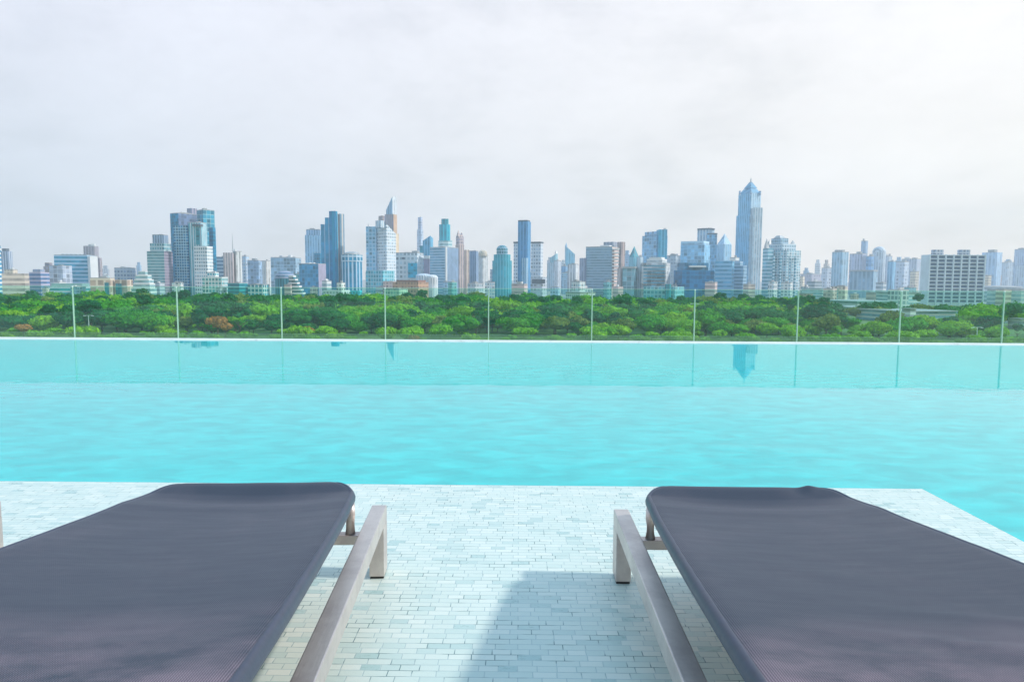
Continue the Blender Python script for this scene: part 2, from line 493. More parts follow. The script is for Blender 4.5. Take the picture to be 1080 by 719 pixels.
# glass balustrade: eleven panels in the photo, one more either side
joint_px = [-31.2, 78, 187.3, 297, 406.3, 515.3, 624.3, 732.5, 841.3, 949.5, 1058, 1166.5]
jx = [at(p, 330, GY).x for p in joint_px]
ztop = at(515, 304.5, GY).z
zbot = -0.42
behind = ['the cream and grey blocks at far left', 'the big blue glass slab and white blocks', 'the white twin slab tower',
          'the dark stepped blue tower', 'the white curved tower and teal chamfered tower', 'the teal domed tower and dark slab',
          'the wide grey slab with pink balconies', 'the banded white hotel and dark blue box', 'the tall pointed tower',
          'the grey glass box and long low roofs', 'the white gridded block at right', 'the pale slabs at the far right']
panes = [jx[0] - 2.03] + jx + [jx[-1] + 2.03]
for i in range(11):
    a, b = jx[i], jx[i + 1]
    t = empty('glass_barrier', ((a + b) / 2, GY, zbot))
    nm = 'clear green tinted glass panel in front of ' + (behind[i] if i < 10 else 'the white gridded block\'s right end')
    tag(t, nm, 'glass barrier', 'glass balustrade panels along the pool edge')
    hw = (b - a) / 2 - .015
    bm = bmesh.new(); box(bm, -hw, hw, -.009, .009, .437, ztop - zbot, .002)
    bm_obj('pane', bm, M['glass'], t)
    bm = bmesh.new(); box(bm, -hw, hw, -.010, .010, ztop - zbot + .0005, ztop - zbot + .008, .002)
    bm_obj('polished_edge', bm, M['joint'], t)
    bm = bmesh.new(); box(bm, -hw, hw, -.014, .014, 0.0, .435, .002)
    bm_obj('base_strip', bm, M['frost'], t)
ords = ['leftmost', 'second', 'third', 'fourth', 'fifth', 'sixth', 'seventh', 'eighth', 'ninth', 'rightmost']
for i, x in enumerate(jx[1:11]):
    t = empty('balustrade_post', (x, GY, zbot))
    lab = 'slim pale green upright joint between glass panels, ' + (ords[i] if i in (0, 9) else ords[i] + ' from the left')
    tag(t, lab, 'post', 'uprights of the glass balustrade')
    bm = bmesh.new(); box(bm, -.0095, .0095, -.02, .02, 0, ztop - zbot - .012, .003)
    bm_obj('upright', bm, M['joint'], t)
    bm = bmesh.new(); box(bm, -.012, .012, -.022, .022, ztop - zbot - .0115, ztop - zbot + .012, .004)
    bm_obj('cap', bm, M['coping'], t)

# ------------------------------------------------------------------ sun loungers
def half_at(s):                 # s: distance from the foot end
    h = .335 + .122 * (1 - math.exp(-s / 1.2))
    r = .12
    if s < r: h -= r - math.sqrt(max(0, r * r - (r - s) ** 2))
    return h
def fab_z(x, s, hw, seed, crumple):
    z = .355 + .105 * max(0, s - .10)
    q = x / hw
    z -= .020 * (1 - q * q) * min(1, s / .25)
    z += .010 * math.exp(-((s - .03) / .045) ** 2) - .012 * math.exp(-((s - .16) / .07) ** 2) * (1 - q * q)
    z += .006 * math.exp(-((s - .27) / .06) ** 2) * (1 - .5 * q * q)
    z += .003 * min(1, s / .3) * noise.noise(Vector((x * 2.5 + seed, s * 2.0, seed)))
    z += .0012 * noise.noise(Vector((x * 7 + seed, s * 9.0, seed + 3)))
    if crumple:
        z += .007 * math.exp(-(((x - .235) / .022) ** 2 + ((s - .015) / .02) ** 2)) - .006 * math.exp(-(((x - .19) / .03) ** 2 + ((s - .05) / .03) ** 2))
        for (cx, cs, a) in ((.15, 1.16, .003), (.05, 1.30, .004), (.25, 1.36, .005)):
            d = s - cs - .12 * (x - cx) - .03 * math.sin(6 * x)
            z += a * math.exp(-(d / .022) ** 2) * math.exp(-((x - cx) / .20) ** 2)
    else:
        for (cx, cs, a) in ((-.12, 1.30, .003), (-.22, 1.42, .004)):
            d = s - cs - .10 * (x - cx)
            z += a * math.exp(-(d / .025) ** 2) * math.exp(-((x - cx) / .2) ** 2)
    return z
def make_sling(parent, seed, crumple):
    NX, NS, LEN = 56, 170, 1.95
    verts, faces = [], []
    prof = [(.005, -.001), (.011, -.004), (.016, -.010), (.019, -.019), (.018, -.030), (.011, -.040), (-.002, -.046), (-.030, -.048)]     # the hem wraps round the frame tube
    ss = [LEN * (i / NS) ** 1.35 for i in range(NS + 1)]
    rows = []
    for s in ss:
        hw = half_at(s)
        end = 0.0
        drop = 0.0
        if s < .02: drop = (.02 - math.sqrt(max(0, .02 ** 2 - (.02 - s) ** 2))) * .8
        row = []
        for (o, dz) in prof[::-1]:
            row.append((-(hw + o), -s, fab_z(-hw, s, hw, seed, crumple) + dz - drop))
        for i in range(NX + 1):
            t = -1 + 2 * i / NX
            x = hw * t
            edge = .004 * max(0, (abs(t) - .94) / .06) ** 2
            row.append((x, -s, fab_z(x, s, hw, seed, crumple) - edge - drop))
        for (o, dz) in prof:
            row.append((hw + o, -s, fab_z(hw, s, hw, seed, crumple) + dz - drop))
        rows.append(row)
    # foot end hem
    endrows = []
    for (o, dz) in prof[::-1]:
        base = rows[0]
        endrows.append([(v[0] * (1 if o >= 0 else .97), v[1] + max(o, -.02) + .002, v[2] + dz) for v in base])
    rows = endrows + rows
    nrow = len(rows[0]); npf = len(prof); ne = len(endrows)
    for r_ in rows: verts += r_
    hem = []
    for j in range(len(rows) - 1):
        for i in range(nrow - 1):
            q = j * nrow + i
            f = (q, q + nrow, q + nrow + 1, q + 1)
            (hem if (j < ne or i < npf or i >= nrow - 1 - npf) else faces).append(f)
    def sub(fs):
        ids = sorted({k for f in fs for k in f}); m = {k: n for n, k in enumerate(ids)}
        return [verts[k] for k in ids], [tuple(m[k] for k in f) for f in fs]
    v1, f1 = sub(faces); v2, f2 = sub(hem)
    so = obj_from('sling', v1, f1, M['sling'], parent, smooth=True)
    obj_from('hem', v2, f2, M['hem'], so, smooth=True)
    return so
def make_lounger(X, Yfoot, rz, label, seed, crumple):
    """root stands on the deck under the foot end; local -y runs towards the head"""
    t = empty('sun_lounger', (X, Yfoot, 0.0), rz)
    tag(t, label, 'sun lounger', 'sun loungers in a row facing the pool')
    LR = 2.00
    sl = make_sling(t, seed, crumple)
    fr = bmesh.new()
    for sg in (-1, 1):
        tube(fr, [(sg * (half_at(s) - .004), -s, .328 + .105 * max(0, s - .10)) for s in (.10, .4, .8, 1.2, 1.6, 1.93)], .0135)
    tube(fr, [(x, -.018 - (.03 if abs(x) > .3 else 0.008 if abs(x) > .28 else 0), .322) for x in (-.31, -.29, -.25, 0, .25, .29, .31)], .0135)
    tube(fr, [(-.42, -1.93, .480), (.42, -1.93, .480)], .0135)
    bm_obj('sling_frame', fr, M['metal'], t, True)
    for sg in (-1, 1):
        bm = bmesh.new()
        a, b = sorted((sg * .395, sg * .450))
        box(bm, a, b, -LR, .065, .192, .250, .004)
        bm_obj('side_rail', bm, M['metal'], t)
        for y0 in (-.025, -LR):
            bm = bmesh.new()
            box(bm, a, b, y0, y0 + .09, .008, .1915, .003)
            lg = bm_obj('leg', bm, M['metal'], t)
            bm = bmesh.new(); box(bm, a + .003, b - .003, y0 + .003, y0 + .087, 0, .0078)
            bm_obj('foot_pad', bm, M['rubber'], lg)
    for y0 in (-.14, -1.5):
        bm = bmesh.new(); box(bm, -.3945, .3945, y0 - .022, y0 + .022, .182, .215, .003)
        bm_obj('cross_bar', bm, M['metal'], t)
        for sg in (-1, 1):
            bm = bmesh.new(); tube(bm, [(sg * (.350), y0, .2155), (sg * (.350), y0, .28 + .105 * (-y0 - .1)), (sg * .348, y0, .318 + .105 * (-y0 - .1))], .0175, 16)
            bm_obj('support_tube', bm, M['metal'], t, True)
    return t
left_l = make_lounger(-.944, 2.495, R(3.4), 'dark grey sling sun lounger on the left with smooth flat foot end', 1.3, False)
right_l = make_lounger(.805, 2.495, R(-.2), 'dark grey sling sun lounger on the right with crumpled fabric at its foot end', 5.1, True)
third = make_lounger(-2.42, 2.50, R(3.6), 'sun lounger at the left edge of the photo showing only its metal leg', 9.7, False)

# ------------------------------------------------------------------ city
tower_short = []
class B:
    """one building, described by where its corners stand seen from the terrace at distance Y, built at real size"""
    def __init__(s, name, label, Y, cat='building', group='city buildings beyond the park', short=None):
        s.name, s.label, s.Y, s.cat, s.group = name, label, Y, cat, group
        s.root = None; s.short = short
    def _root(s, p):
        if s.root is None:
            s.root = empty(s.name, (p.x, p.y, GZ))
            tag(s.root, s.label, s.cat, s.group)
    def foot(s, x0, xs, x1, dY=0.0, q=.8):
        Y = s.Y + dY
        Cn = at(xs, 295, Y); Cn.z = 0
        r = hdir(xs); rt = Vector((r.y, -r.x, 0))
        Lp, Rp = max(xs - x0, .01), max(x1 - xs, .01)
        a = math.atan2(Rp, Lp * q)
        a = min(max(a, R(3)), R(87))
        dl = -rt * math.cos(a) + r * math.sin(a)
        dr = rt * math.sin(a) + r * math.cos(a)
        def hit(px, d):
            h = hdir(px)
            # Cn + t d parallel to h
            t = -(Cn.x * h.y - Cn.y * h.x) / (d.x * h.y - d.y * h.x)
            return max(t, 2.0)
        px1 = Y / F_PX
        tl = hit(x0, dl) if xs - x0 > .3 else (x1 - x0) * px1 * .7
        tr = hit(x1, dr) if x1 - xs > .3 else (x1 - x0) * px1 * .7
        tl = min(tl, 3.0 * (x1 - x0) * px1); tr = min(tr, 3.0 * (x1 - x0) * px1)
        return [Cn + dl * tl, Cn, Cn + dr * tr, Cn + dl * tl + dr * tr], Y
    def prism(s, part, pts, z0, z1, mat, top=None, smooth=False, right=None):
        n = len(pts)
        z1s = z1 if isinstance(z1, (list, tuple)) else [z1] * n
        cen = sum(pts, Vector()) / n
        s._root(cen)
        o = s.root.location
        v = [(p.x - o.x, p.y - o.y, z0 - GZ) for p in pts] + [(p.x - o.x, p.y - o.y, z - GZ) for p, z in zip(pts, z1s)]
        f, uv = [], []
        acc = 0.0
        for i in range(n):
            j = (i + 1) % n
            L = (pts[j] - pts[i]).length
            u0 = acc if n > 4 else 0.0
            f.append((i, j, n + j, n + i))
            uv.append([(u0, z0 - GZ), (u0 + L, z0 - GZ), (u0 + L, z1s[j] - GZ), (u0, z1s[i] - GZ)])
            acc += L
        f.append(tuple(range(n, 2 * n))); uv.append([(0.01, .01)] * n)
        ob = obj_from(part, v, f, mat, s.root, smooth, uv)
        if top is not None:
            ob.data.materials.append(top)
            ob.data.polygons[n].material_index = 1
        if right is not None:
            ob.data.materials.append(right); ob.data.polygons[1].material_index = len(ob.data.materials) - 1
        return ob
    def box(s, part, x0, xs, x1, yt, mat, yb=None, dY=0.0, q=.8, top='roofgrey', slant=None, right=None):
        pts, Y = s.foot(x0, xs, x1, dY, q)
        zt = at(xs, yt, Y).z
        zb = GZ if yb is None else at(xs, yb, Y).z
        z1 = zt
        if slant is not None:                         # slant: y of the left corner, near corner, right corner
            za, zc_, zd = [at(xs, yy, Y).z for yy in slant]
            z1 = [za, zc_, zd, za + zd - zc_]
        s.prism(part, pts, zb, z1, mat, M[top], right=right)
        s.last = (pts, zb, zt, Y)
        return s
    def cyl(s, part, x0, x1, yt, mat, yb=None, dY=0.0, n=16, dome=0.0, top='roofgrey', q=.9, cap_mat=None, cap='dome'):
        Y = s.Y + dY
        xm = (x0 + x1) / 2
        c = at(xm, 295, Y); c.z = 0
        r = hdir(xm); rt = Vector((r.y, -r.x, 0))
        ra = (x1 - x0) / 2 * (c.length / F_PX) * .995
        pts = [c + rt * (ra * math.cos(2 * math.pi * k / n + math.pi / n)) + r * (q * ra * math.sin(2 * math.pi * k / n + math.pi / n)) for k in range(n)]
        zt = at(xm, yt, Y).z; zb = GZ if yb is None else at(xm, yb, Y).z
        s.prism(part, pts, zb, zt, mat, M[top])
        if dome:
            s._dome(cap, c, ra, zt, at(xm, yt - dome, Y).z, cap_mat or mat, n, q, rt, r)
        return s
    def _dome(s, part, c, ra, z0, z1, mat, n, q, rt, r):
        o = s.root.location; v = []; f = []; uv = []; K = 6
        for k in range(K):
            t = k / K * math.pi / 2
            for i in range(n):
                a = 2 * math.pi * i / n
                p = c + rt * (ra * math.cos(t) * math.cos(a)) + r * (q * ra * math.cos(t) * math.sin(a))
                v.append((p.x - o.x, p.y - o.y, z0 + (z1 - z0) * math.sin(t) - GZ))
        v.append((c.x - o.x, c.y - o.y, z1 - GZ))
        for k in range(K - 1):
            for i in range(n):
                j = (i + 1) % n
                q4 = (k * n + i, k * n + j, (k + 1) * n + j, (k + 1) * n + i)
                f.append(q4); uv.append([(v[a][0] + v[a][1], v[a][2]) for a in q4])
        for i in range(n):
            q3 = ((K - 1) * n + i, (K - 1) * n + (i + 1) % n, K * n)
            f.append(q3); uv.append([(v[a][0] + v[a][1], v[a][2]) for a in q3])
        obj_from(part, v, f, mat, s.root, True, uv)
    def pyr(s, part, x0, xs, x1, yb, ya, mat, dY=0.0, q=.8, xa=None, trunc=0.0):
        pts, Y = s.foot(x0, xs, x1, dY, q)
        cen = sum(pts, Vector()) / 4
        s._root(cen)
        zb = at(xs, yb, Y).z; za = at(xs, ya, Y).z
        if xa is not None:
            k = cen.y / Y
            cen = at(xa, 295, cen.y); cen.z = 0
        o = s.root.location
        v = [(p.x - o.x, p.y - o.y, zb - GZ) for p in pts]
        t = max(trunc, .02)
        v += [(cen.x + (p.x - cen.x) * t - o.x, cen.y + (p.y - cen.y) * t - o.y, za - GZ) for p in pts]
        f = [(i, (i + 1) % 4, 4 + (i + 1) % 4, 4 + i) for i in range(4)] + [(4, 5, 6, 7)]
        uv = []
        for q4 in f: uv.append([(v[a][0] * .7 + v[a][1] * .7, v[a][2]) for a in q4])
        obj_from(part, v, f, mat, s.root, False, uv)
        return s
    def mast(s, x, yt, yb, part='antenna', r=.9, dY=4.0):
        Y = s.Y + dY
        p = at(x, 295, Y); z0 = at(x, yb, Y).z; z1 = at(x, yt, Y).z
        o = s.root.location
        bm = bmesh.new()
        zz = Vector((p.x - o.x, p.y - o.y, 0))
        tube(bm, [zz + Vector((0, 0, z0 - GZ)), zz + Vector((0, 0, (z0 + z1) / 2 - GZ)), zz + Vector((0, 0, z1 - GZ))], [r, r * .7, r * .25], 6)
        bm_obj(part, bm, M['steel'], s.root)
        return s
    def plant(s, seed, n=2):
        """roof machinery: lift overruns, tanks and parapet on the last box"""
        pts, zb, zt, Y = s.last
        rr = random.Random(seed)
        A, Bc, Cc, D = pts
        e1 = (A - Bc); e2 = (Cc - Bc)
        for k in range(n):
            u0 = rr.uniform(.08, .55); v0 = rr.uniform(.1, .5); du = rr.uniform(.18, .36); dv = rr.uniform(.25, .4)
            q = [Bc + e1 * (u0 + du) + e2 * v0, Bc + e1 * u0 + e2 * v0, Bc + e1 * u0 + e2 * (v0 + dv), Bc + e1 * (u0 + du) + e2 * (v0 + dv)]
            hgt = rr.uniform(2.2, 5.5) * Y / 1400
            s.prism('roof_plant', q, zt + .01, zt + hgt, rr.choice([M['white'], M['roofgrey'], M['steel']]), M['roofgrey'])
        t = .04
        c = sum(pts, Vector()) / 4
        for i in range(3):
            a, b = pts[i], pts[(i + 1) % 4]
            ai = a + (c - a) * t; bi = b + (c - b) * t
            if i < 2: s.prism('parapet', [a, b, bi, ai], zt + .01, zt + 1.4 * Y / 1400, M['roofgrey'], M['roofgrey'])
        return s
    def band(s, part, x0, x1, y0, y1, mat, proud=1.2, dY=0.0, count=1, gap=0.0, xs=None):
        """flat bay, window band or ledge standing a little proud of the front (near face) of the building"""
        Y = s.Y + dY
        a = at(x0, 295, Y); b = at(x1, 295, Y); a.z = b.z = 0
        r = hdir((x0 + x1) / 2)
        pts = [a - r * proud, b - r * proud, b + r * 1.0, a + r * 1.0]
        xm = (x0 + x1) / 2
        s.prism(part, pts, at(xm, y1, Y).z, at(xm, y0, Y).z, mat)
        return s

W = (.74, .76, .76); WW = (.82, .83, .82); CR = (.74, .66, .56); PK = (.70, .58, .54); BR = (.36, .30, .29); MV = (.42, .40, .47)
SL = (.24, .31, .42); SLD = (.15, .21, .30); SKY = (.40, .55, .68); BL = (.05, .31, .47); DB = (.01, .17, .28); TL = (.08, .36, .42); TD = (.03, .22, .28)
GY_ = (.50, .55, .60); PALE = (.60, .64, .70)
fa = facade
def T(name, label, Y, short=None, cat='tower'):
    b = B(name, label, Y, cat=cat, short=short); tower_short.append(b); return b

# --- far left
T('apartment_tower', 'blue and white banded tower cut off by the left edge of the photo', 1500, 'the banded tower at the left edge').box('tower_body', -14, -4, 2.6, 259, fa(WW, BL, 'band', 9, 6)).plant(1)
T('office_tower', 'grey tower with pale right side just inside the left edge', 1900, 'the grey tower near the left edge').box('tower_body', 2.4, 10, 14.5, 265, fa(PALE, SL, 'rib', 8, 7)).box('roof_plant', 4, 8, 11.5, 262, M['dark'], 264.9)
T('long_block', 'long low peach coloured block at far left above the trees', 1350, None, 'building').box('block_body', 2, 26, 31, 288.5, fa(CR, (.5, .45, .40), 'band', 10, 8)).box('upper_storey', 5, 14, 19, 284.5, fa(CR, (.5, .45, .40), 'grid', 7, 6), 288.4, 10).plant(3, 1)
T('office_block', 'small lilac and blue striped block beside the peach block', 1420, None, 'building').box('block_body', 31, 43, 52.5, 287, fa((.55, .52, .62), (.16, .26, .45), 'band', 8, 7)).box('penthouse', 35, 43, 48, 284, fa(MV, SL), 286.9, 12)
T('office_block', 'brownish mauve block with stepped top behind the white cube block', 1600, None, 'building').box('block_body', 46.5, 53, 57.5, 281, fa(BR, MV, 'grid', 8, 7)).box('penthouse', 48, 53, 56, 277, fa(BR, MV, 'band', 8, 7), 280.9, 8)
T('office_block', 'plain cube block with grey front and sunlit white side', 1380, 'the white cube block', 'building').box('block_body', 52.5, 66.5, 76.5, 280.5, fa((.66, .70, .76), (.5, .56, .66), 'curtain', 9, 9)).plant(4, 1)
b = T('office_tower', 'brown grey slab tower rising behind the blue glass slab at left', 2100, 'the brown grey slab tower at left')
b.box('tower_body', 89.5, 101, 105.5, 260, fa((.40, .37, .40), (.30, .28, .32), 'rib', 9, 8)).plant(5).box('side_wing', 103, 106, 108.5, 272, fa(BR, MV), None, 20)
b = T('office_block', 'wide blue glass slab with white right wall at left of the skyline', 1650, 'the wide blue glass slab', 'building')
b.box('block_body', 58, 93, 103.5, 269.5, fa(SKY, BL, 'band', 9, 9)).plant(6, 2).box('end_wall', 93.2, 96, 104, 270.2, M['white'], None, -14).box('roof_screen', 66, 92, 97, 268.3, fa(SKY, DB, 'rib', 9, 9), 269.4, 8)
T('low_hall', 'low hall with long teal grey roof above the park at left', 1230, None, 'building').box('hall_body', 52, 88, 96, 302.5, fa(PALE, TL, 'band', 7, 7)).box('roof', 54, 86, 94, 299, M['tealroof'], 302.4, 4)
b = T('arcade_block', 'peach block with tall teal glazed entrance bay left of the white terraced pyramid', 1210, None, 'building')
b.box('block_body', 95, 116, 121, 293.5, fa(CR, (.62, .50, .42), 'pier', 12, 12)).plant(7, 1).band('glazed_bay', 105.5, 114.5, 298, 312, fa(TL, TD, 'curtain', 4, 4), 2.5)
b = T('arcade_block', 'peach block with narrow teal bay beside the white terraced pyramid', 1225, None, 'building')
b.box('block_body', 121, 134, 140, 295, fa(CR, (.62, .50, .42), 'pier', 12, 12)).band('glazed_bay', 121.5, 128, 299, 312, fa(TL, TD, 'curtain', 4, 4), 2.5)
T('office_block', 'dusty grey block with ragged roofline behind the peach arcades', 1500, None, 'building').box('block_body', 121, 136, 143.5, 283, fa(GY_, SL, 'grid', 8, 7)).plant(8, 3)
b = T('terraced_block', 'white terraced block stepping inwards like a pyramid near the trees', 1190, 'the white terraced pyramid', 'building')
for k, (xa, xb, yt, yb) in enumerate(((138, 165, 304, None), (140, 163.5, 299, 303.9), (141.5, 162, 294.5, 298.9), (143, 160, 290, 294.4), (146, 156, 286, 289.9))):
    b.box('terrace', xa, xa + (xb - xa) * .75, xb, yt, fa(WW, (.35, .52, .55), 'band', 7.2, 7), yb, k * 3)
b = T('stepped_tower', 'grey green glass tower with stepped top left of the deep blue tower', 1330, 'the grey green stepped tower')
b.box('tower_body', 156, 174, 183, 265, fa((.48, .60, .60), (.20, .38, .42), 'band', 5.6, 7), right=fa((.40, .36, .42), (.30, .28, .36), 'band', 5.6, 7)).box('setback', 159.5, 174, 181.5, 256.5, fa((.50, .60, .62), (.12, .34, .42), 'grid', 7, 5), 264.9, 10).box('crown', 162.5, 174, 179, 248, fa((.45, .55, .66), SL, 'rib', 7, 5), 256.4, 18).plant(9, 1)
# --- blue cluster
b = T('glass_tower', 'tall pale green and blue glass tower with slate lift block, rearmost of the blue cluster', 1480, 'the rear blue cluster tower')
b.box('tower_body', 209.5, 216.5, 228.5, 221.5, fa((.42, .60, .62), (.10, .36, .50), 'curtain', 9, 8)).plant(10, 1).box('lift_block', 199.7, 203.5, 210, 219.5, fa((.50, .45, .52), (.22, .26, .36), 'rib', 9, 6), None, -10).box('dark_side', 222, 226, 229, 240, fa(BL, DB, 'curtain', 8, 8), None, -14)
b = T('glass_tower', 'deep blue glass tower with slate upper side and white balconies', 1400, 'the deep blue tower')
b.box('tower_body', 181.8, 190.5, 209.5, 225, fa((.05, .30, .46), (.01, .22, .38), 'curtain', 6, 6), q=1.4, right=fa((.20, .24, .34), (.15, .20, .30), 'curtain', 6, 6)).plant(11, 2)
b.box('balcony_stack', 185, 199.5, 206.5, 238, fa((.46, .62, .70), (.01, .20, .36), 'pier', 5.4, 5.0), None, -30)
b.box('blue_flank', 199.6, 202, 206.8, 236.5, fa(BL, (.02, .20, .40), 'curtain', 9, 7), None, -33)
b = T('apartment_tower', 'white gridded tower with central glass strip in front of the blue cluster', 1340, 'the white tower of the blue cluster')
b.box('tower_body', 206, 219, 225.5, 259.5, fa(WW, (.32, .44, .50), 'grid', 6.5, 4.5)).box('upper_tower', 200.8, 214, 219.5, 235, fa((.70, .76, .78), (.22, .48, .56), 'rib', 8, 5), None, 25).plant(12, 2).box('dark_cap', 204.5, 213, 216, 236.2, M['dark'], 238.5, 18).band('glass_strip', 208, 211.5, 240, 258, fa(TL, TD, 'curtain', 6, 6), -12)
b = T('apartment_block', 'low white block with green windows at the foot of the blue cluster', 1200, 'the low white block with green windows', 'building')
b.box('block_body', 213.5, 234, 240.5, 292, fa(WW, (.16, .42, .44), 'pier', 6.5, 5.5)).box('penthouse', 219, 227, 231, 287.5, fa(WW, TL, 'grid', 6, 5), 291.9, 8).plant(13, 2)
T('office_tower', 'slate block with pale bands right of the blue cluster', 1550, None).box('tower_body', 228.6, 237, 240, 271.5, fa(PALE, SL, 'band', 8, 6)).plant(14, 1)
b = T('apartment_tower', 'white twin slab tower with a thin aerial', 1420, 'the white twin slab tower with the aerial')
b.box('tower_body', 236, 246, 248, 266.5, fa((.74, .64, .62), (.48, .44, .46), 'rib', 7, 5)).box('white_slab', 246.2, 249.5, 255.8, 265.5, fa(WW, (.58, .60, .60), 'rib', 7, 6), None, 8).plant(15, 1).mast(246.3, 246, 265.4)
T('office_block', 'narrow blue grey block behind the white twin slab tower', 1900, None, 'building').box('block_body', 254.5, 260, 263, 270.5, fa(PALE, SKY, 'grid', 9, 8)).plant(16, 1)
T('office_block', 'hazy flat topped blue block right of the white twin slab tower', 1850, None, 'building').box('block_body', 261.5, 273, 277, 275, fa((.44, .54, .66), (.34, .46, .60), 'curtain', 9, 8)).plant(17, 2)
T('apartment_tower', 'slim cream white slab left of the domed dark block', 1650, None).box('tower_body', 277, 281, 285.5, 275.5, fa(WW, (.62, .60, .58), 'rib', 8, 6)).plant(18, 1)
T('low_hall', 'low teal fronted hall among trees right of the low white block', 1190, None, 'building').box('hall_body', 240, 252, 261, 299, fa(TL, TD, 'band', 6, 6)).plant(19, 1)
T('apartment_block', 'low white block with teal windows below the hazy flat topped block', 1200, None, 'building').box('block_body', 261, 277, 284, 300.5, fa(WW, TL, 'pier', 7, 7)).plant(20, 2)
T('office_block', 'grey blue box with white roof hut behind the domed dark block', 1750, 'the grey blue box', 'building').box('block_body', 286, 312, 318, 272, fa((.48, .60, .70), (.36, .50, .62), 'curtain', 8, 8)).plant(21, 2).box('roof_hut', 304.5, 307, 309, 269, M['white'], 271.9, 12)
b = T('domed_block', 'dark teal block with rounded dome and white curved terraces down its right side', 1230, 'the domed dark block', 'building')
b.cyl('drum', 291, 311, 294, fa((.10, .28, .36), (.03, .18, .24), 'rib', 6, 5), dome=8.5, cap_mat=fa((.36, .40, .50), (.14, .22, .32), 'band', 5, 5))
for k in range(6):
    b.box('terrace', 304, 309.5 + k * 1.9, 312.5 + k * 1.9, 290.5 + k * 3.6, M['white'], 292.2 + k * 3.6, -14)
    b.box('terrace_glass', 304, 308.8 + k * 1.9, 311.5 + k * 1.9, 292.2 + k * 3.6, fa(TL, TD, 'curtain', 5, 5), 294.0 + k * 3.6, -8)
T('office_block', 'dark blue curtain wall box with mauve end wall left of the stepped blue tower', 1420, 'the dark blue curtain wall box', 'building').box('block_body', 315.8, 336, 344, 278.5, fa((.20, .40, .58), (.12, .32, .50), 'curtain', 8, 6), right=fa((.50, .46, .56), (.44, .42, .52), 'rib', 8, 6)).plant(22, 2)
b = T('office_tower', 'broad mid blue tower with set in crown behind the stepped blue tower', 1950, 'the broad mid blue tower')
b.box('tower_body', 322.5, 339, 342, 248, fa((.44, .62, .76), (.28, .48, .66), 'rib', 9, 7)).box('crown', 324, 338, 341, 242.5, fa((.42, .56, .72), (.22, .40, .60), 'rib', 9, 7), 247.9, 14).plant(23, 1).box('lower_wing', 332, 338, 342, 267, fa(BL, DB, 'curtain', 8, 8), None, -40)
b = T('stepped_tower', 'tall dark blue tower with three stepped roofs and silver right edge', 1500, 'the dark stepped blue tower')
b.box('tower_body', 348.5, 355, 364, 225, fa((.66, .62, .58), (.24, .38, .50), 'rib', 9, 9)).box('high_step', 348.2, 354, 357, 222.5, fa(BL, (.06, .27, .48), 'rib', 9, 12), None, -12).box('middle_step', 343.8, 348.2, 349.2, 229.5, fa(SKY, (.12, .36, .56), 'rib', 9, 12), None, -4).box('low_step', 339.2, 343.8, 345, 236.5, fa(SKY, (.14, .40, .60), 'rib', 9, 12), None, 6)
b.box('dark_fin', 357.6, 358.6, 359.6, 225.8, M['dark'], None, -9)
b = T('octagonal_tower', 'mid height blue octagonal tower with pale piers and rounded cap', 1350, 'the blue octagonal tower')
b.cyl('tower_body', 360.8, 382.5, 276, fa((.52, .64, .74), (.05, .28, .46), 'rib', 8, 7.6), n=8).cyl('cap_storey', 360.2, 383, 269, fa((.60, .70, .78), (.06, .26, .42), 'pier', 9, 8), 275.9, n=8).cyl('cap', 364, 379.5, 267.5, M['steel'], 268.9, n=16, dome=2.2, cap='dome')
T('villa_block', 'low white villa block with stair tower below the octagonal tower', 1185, None, 'building').box('block_body', 341, 360, 369, 306, fa(WW, (.45, .58, .55), 'grid', 6, 6)).box('stair_tower', 355, 360, 364, 298.5, fa(WW, (.5, .6, .58), 'grid', 6, 6), None, -8).plant(25, 1)
T('villa_block', 'small vivid cyan painted block with white right wing', 1180, None, 'building').box('block_body', 369, 379, 381.5, 306.5, fa((.14, .62, .74), (.06, .38, .5), 'grid', 6, 5)).box('white_wing', 381.6, 388, 391, 309, fa(WW, GY_, 'grid', 6, 5), None, 6)
# --- white curved tower and the spired one
b = T('spired_tower', 'tallest pale tower of the centre left, curved shoulder rising to a point, tan lower side', 2100, 'the curved pointed tower')
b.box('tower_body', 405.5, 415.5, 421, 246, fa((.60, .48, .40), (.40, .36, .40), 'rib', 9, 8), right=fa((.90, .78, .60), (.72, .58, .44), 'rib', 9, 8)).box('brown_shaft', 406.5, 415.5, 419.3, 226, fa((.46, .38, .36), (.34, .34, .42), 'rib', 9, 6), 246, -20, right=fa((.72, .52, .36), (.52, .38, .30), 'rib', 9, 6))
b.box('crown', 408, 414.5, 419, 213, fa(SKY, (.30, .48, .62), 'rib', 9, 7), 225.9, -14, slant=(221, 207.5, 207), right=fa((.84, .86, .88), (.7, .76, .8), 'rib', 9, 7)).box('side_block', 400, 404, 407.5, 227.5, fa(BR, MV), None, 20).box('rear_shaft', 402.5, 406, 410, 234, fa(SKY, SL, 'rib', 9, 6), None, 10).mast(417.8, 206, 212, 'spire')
b = T('curved_tower', 'broad white gridded tower with sloping curved roofline and blue left side', 1480, 'the white curved tower')
b.box('tower_body', 386.6, 397, 399, 239, fa((.46, .62, .76), (.28, .50, .66), 'pier', 8, 7), None, 12)
b.box('main_face', 396.8, 408, 418, 237, fa((.78, .82, .85), (.52, .64, .72), 'grid', 6.5, 5), slant=(234, 236, 246)).box('roof_peak', 396.8, 402, 406, 232.5, fa(WW, SKY, 'rib', 7, 5), 240, -10).box('teal_podium', 386, 404, 416, 285, fa((.42, .62, .68), (.16, .44, .52), 'pier', 8, 7), None, -26).mast(389, 235.5, 239).mast(400, 229, 233)
b = T('office_block', 'white box with big teal glazed opening right of the white curved tower', 1560, 'the white box with teal opening', 'building')
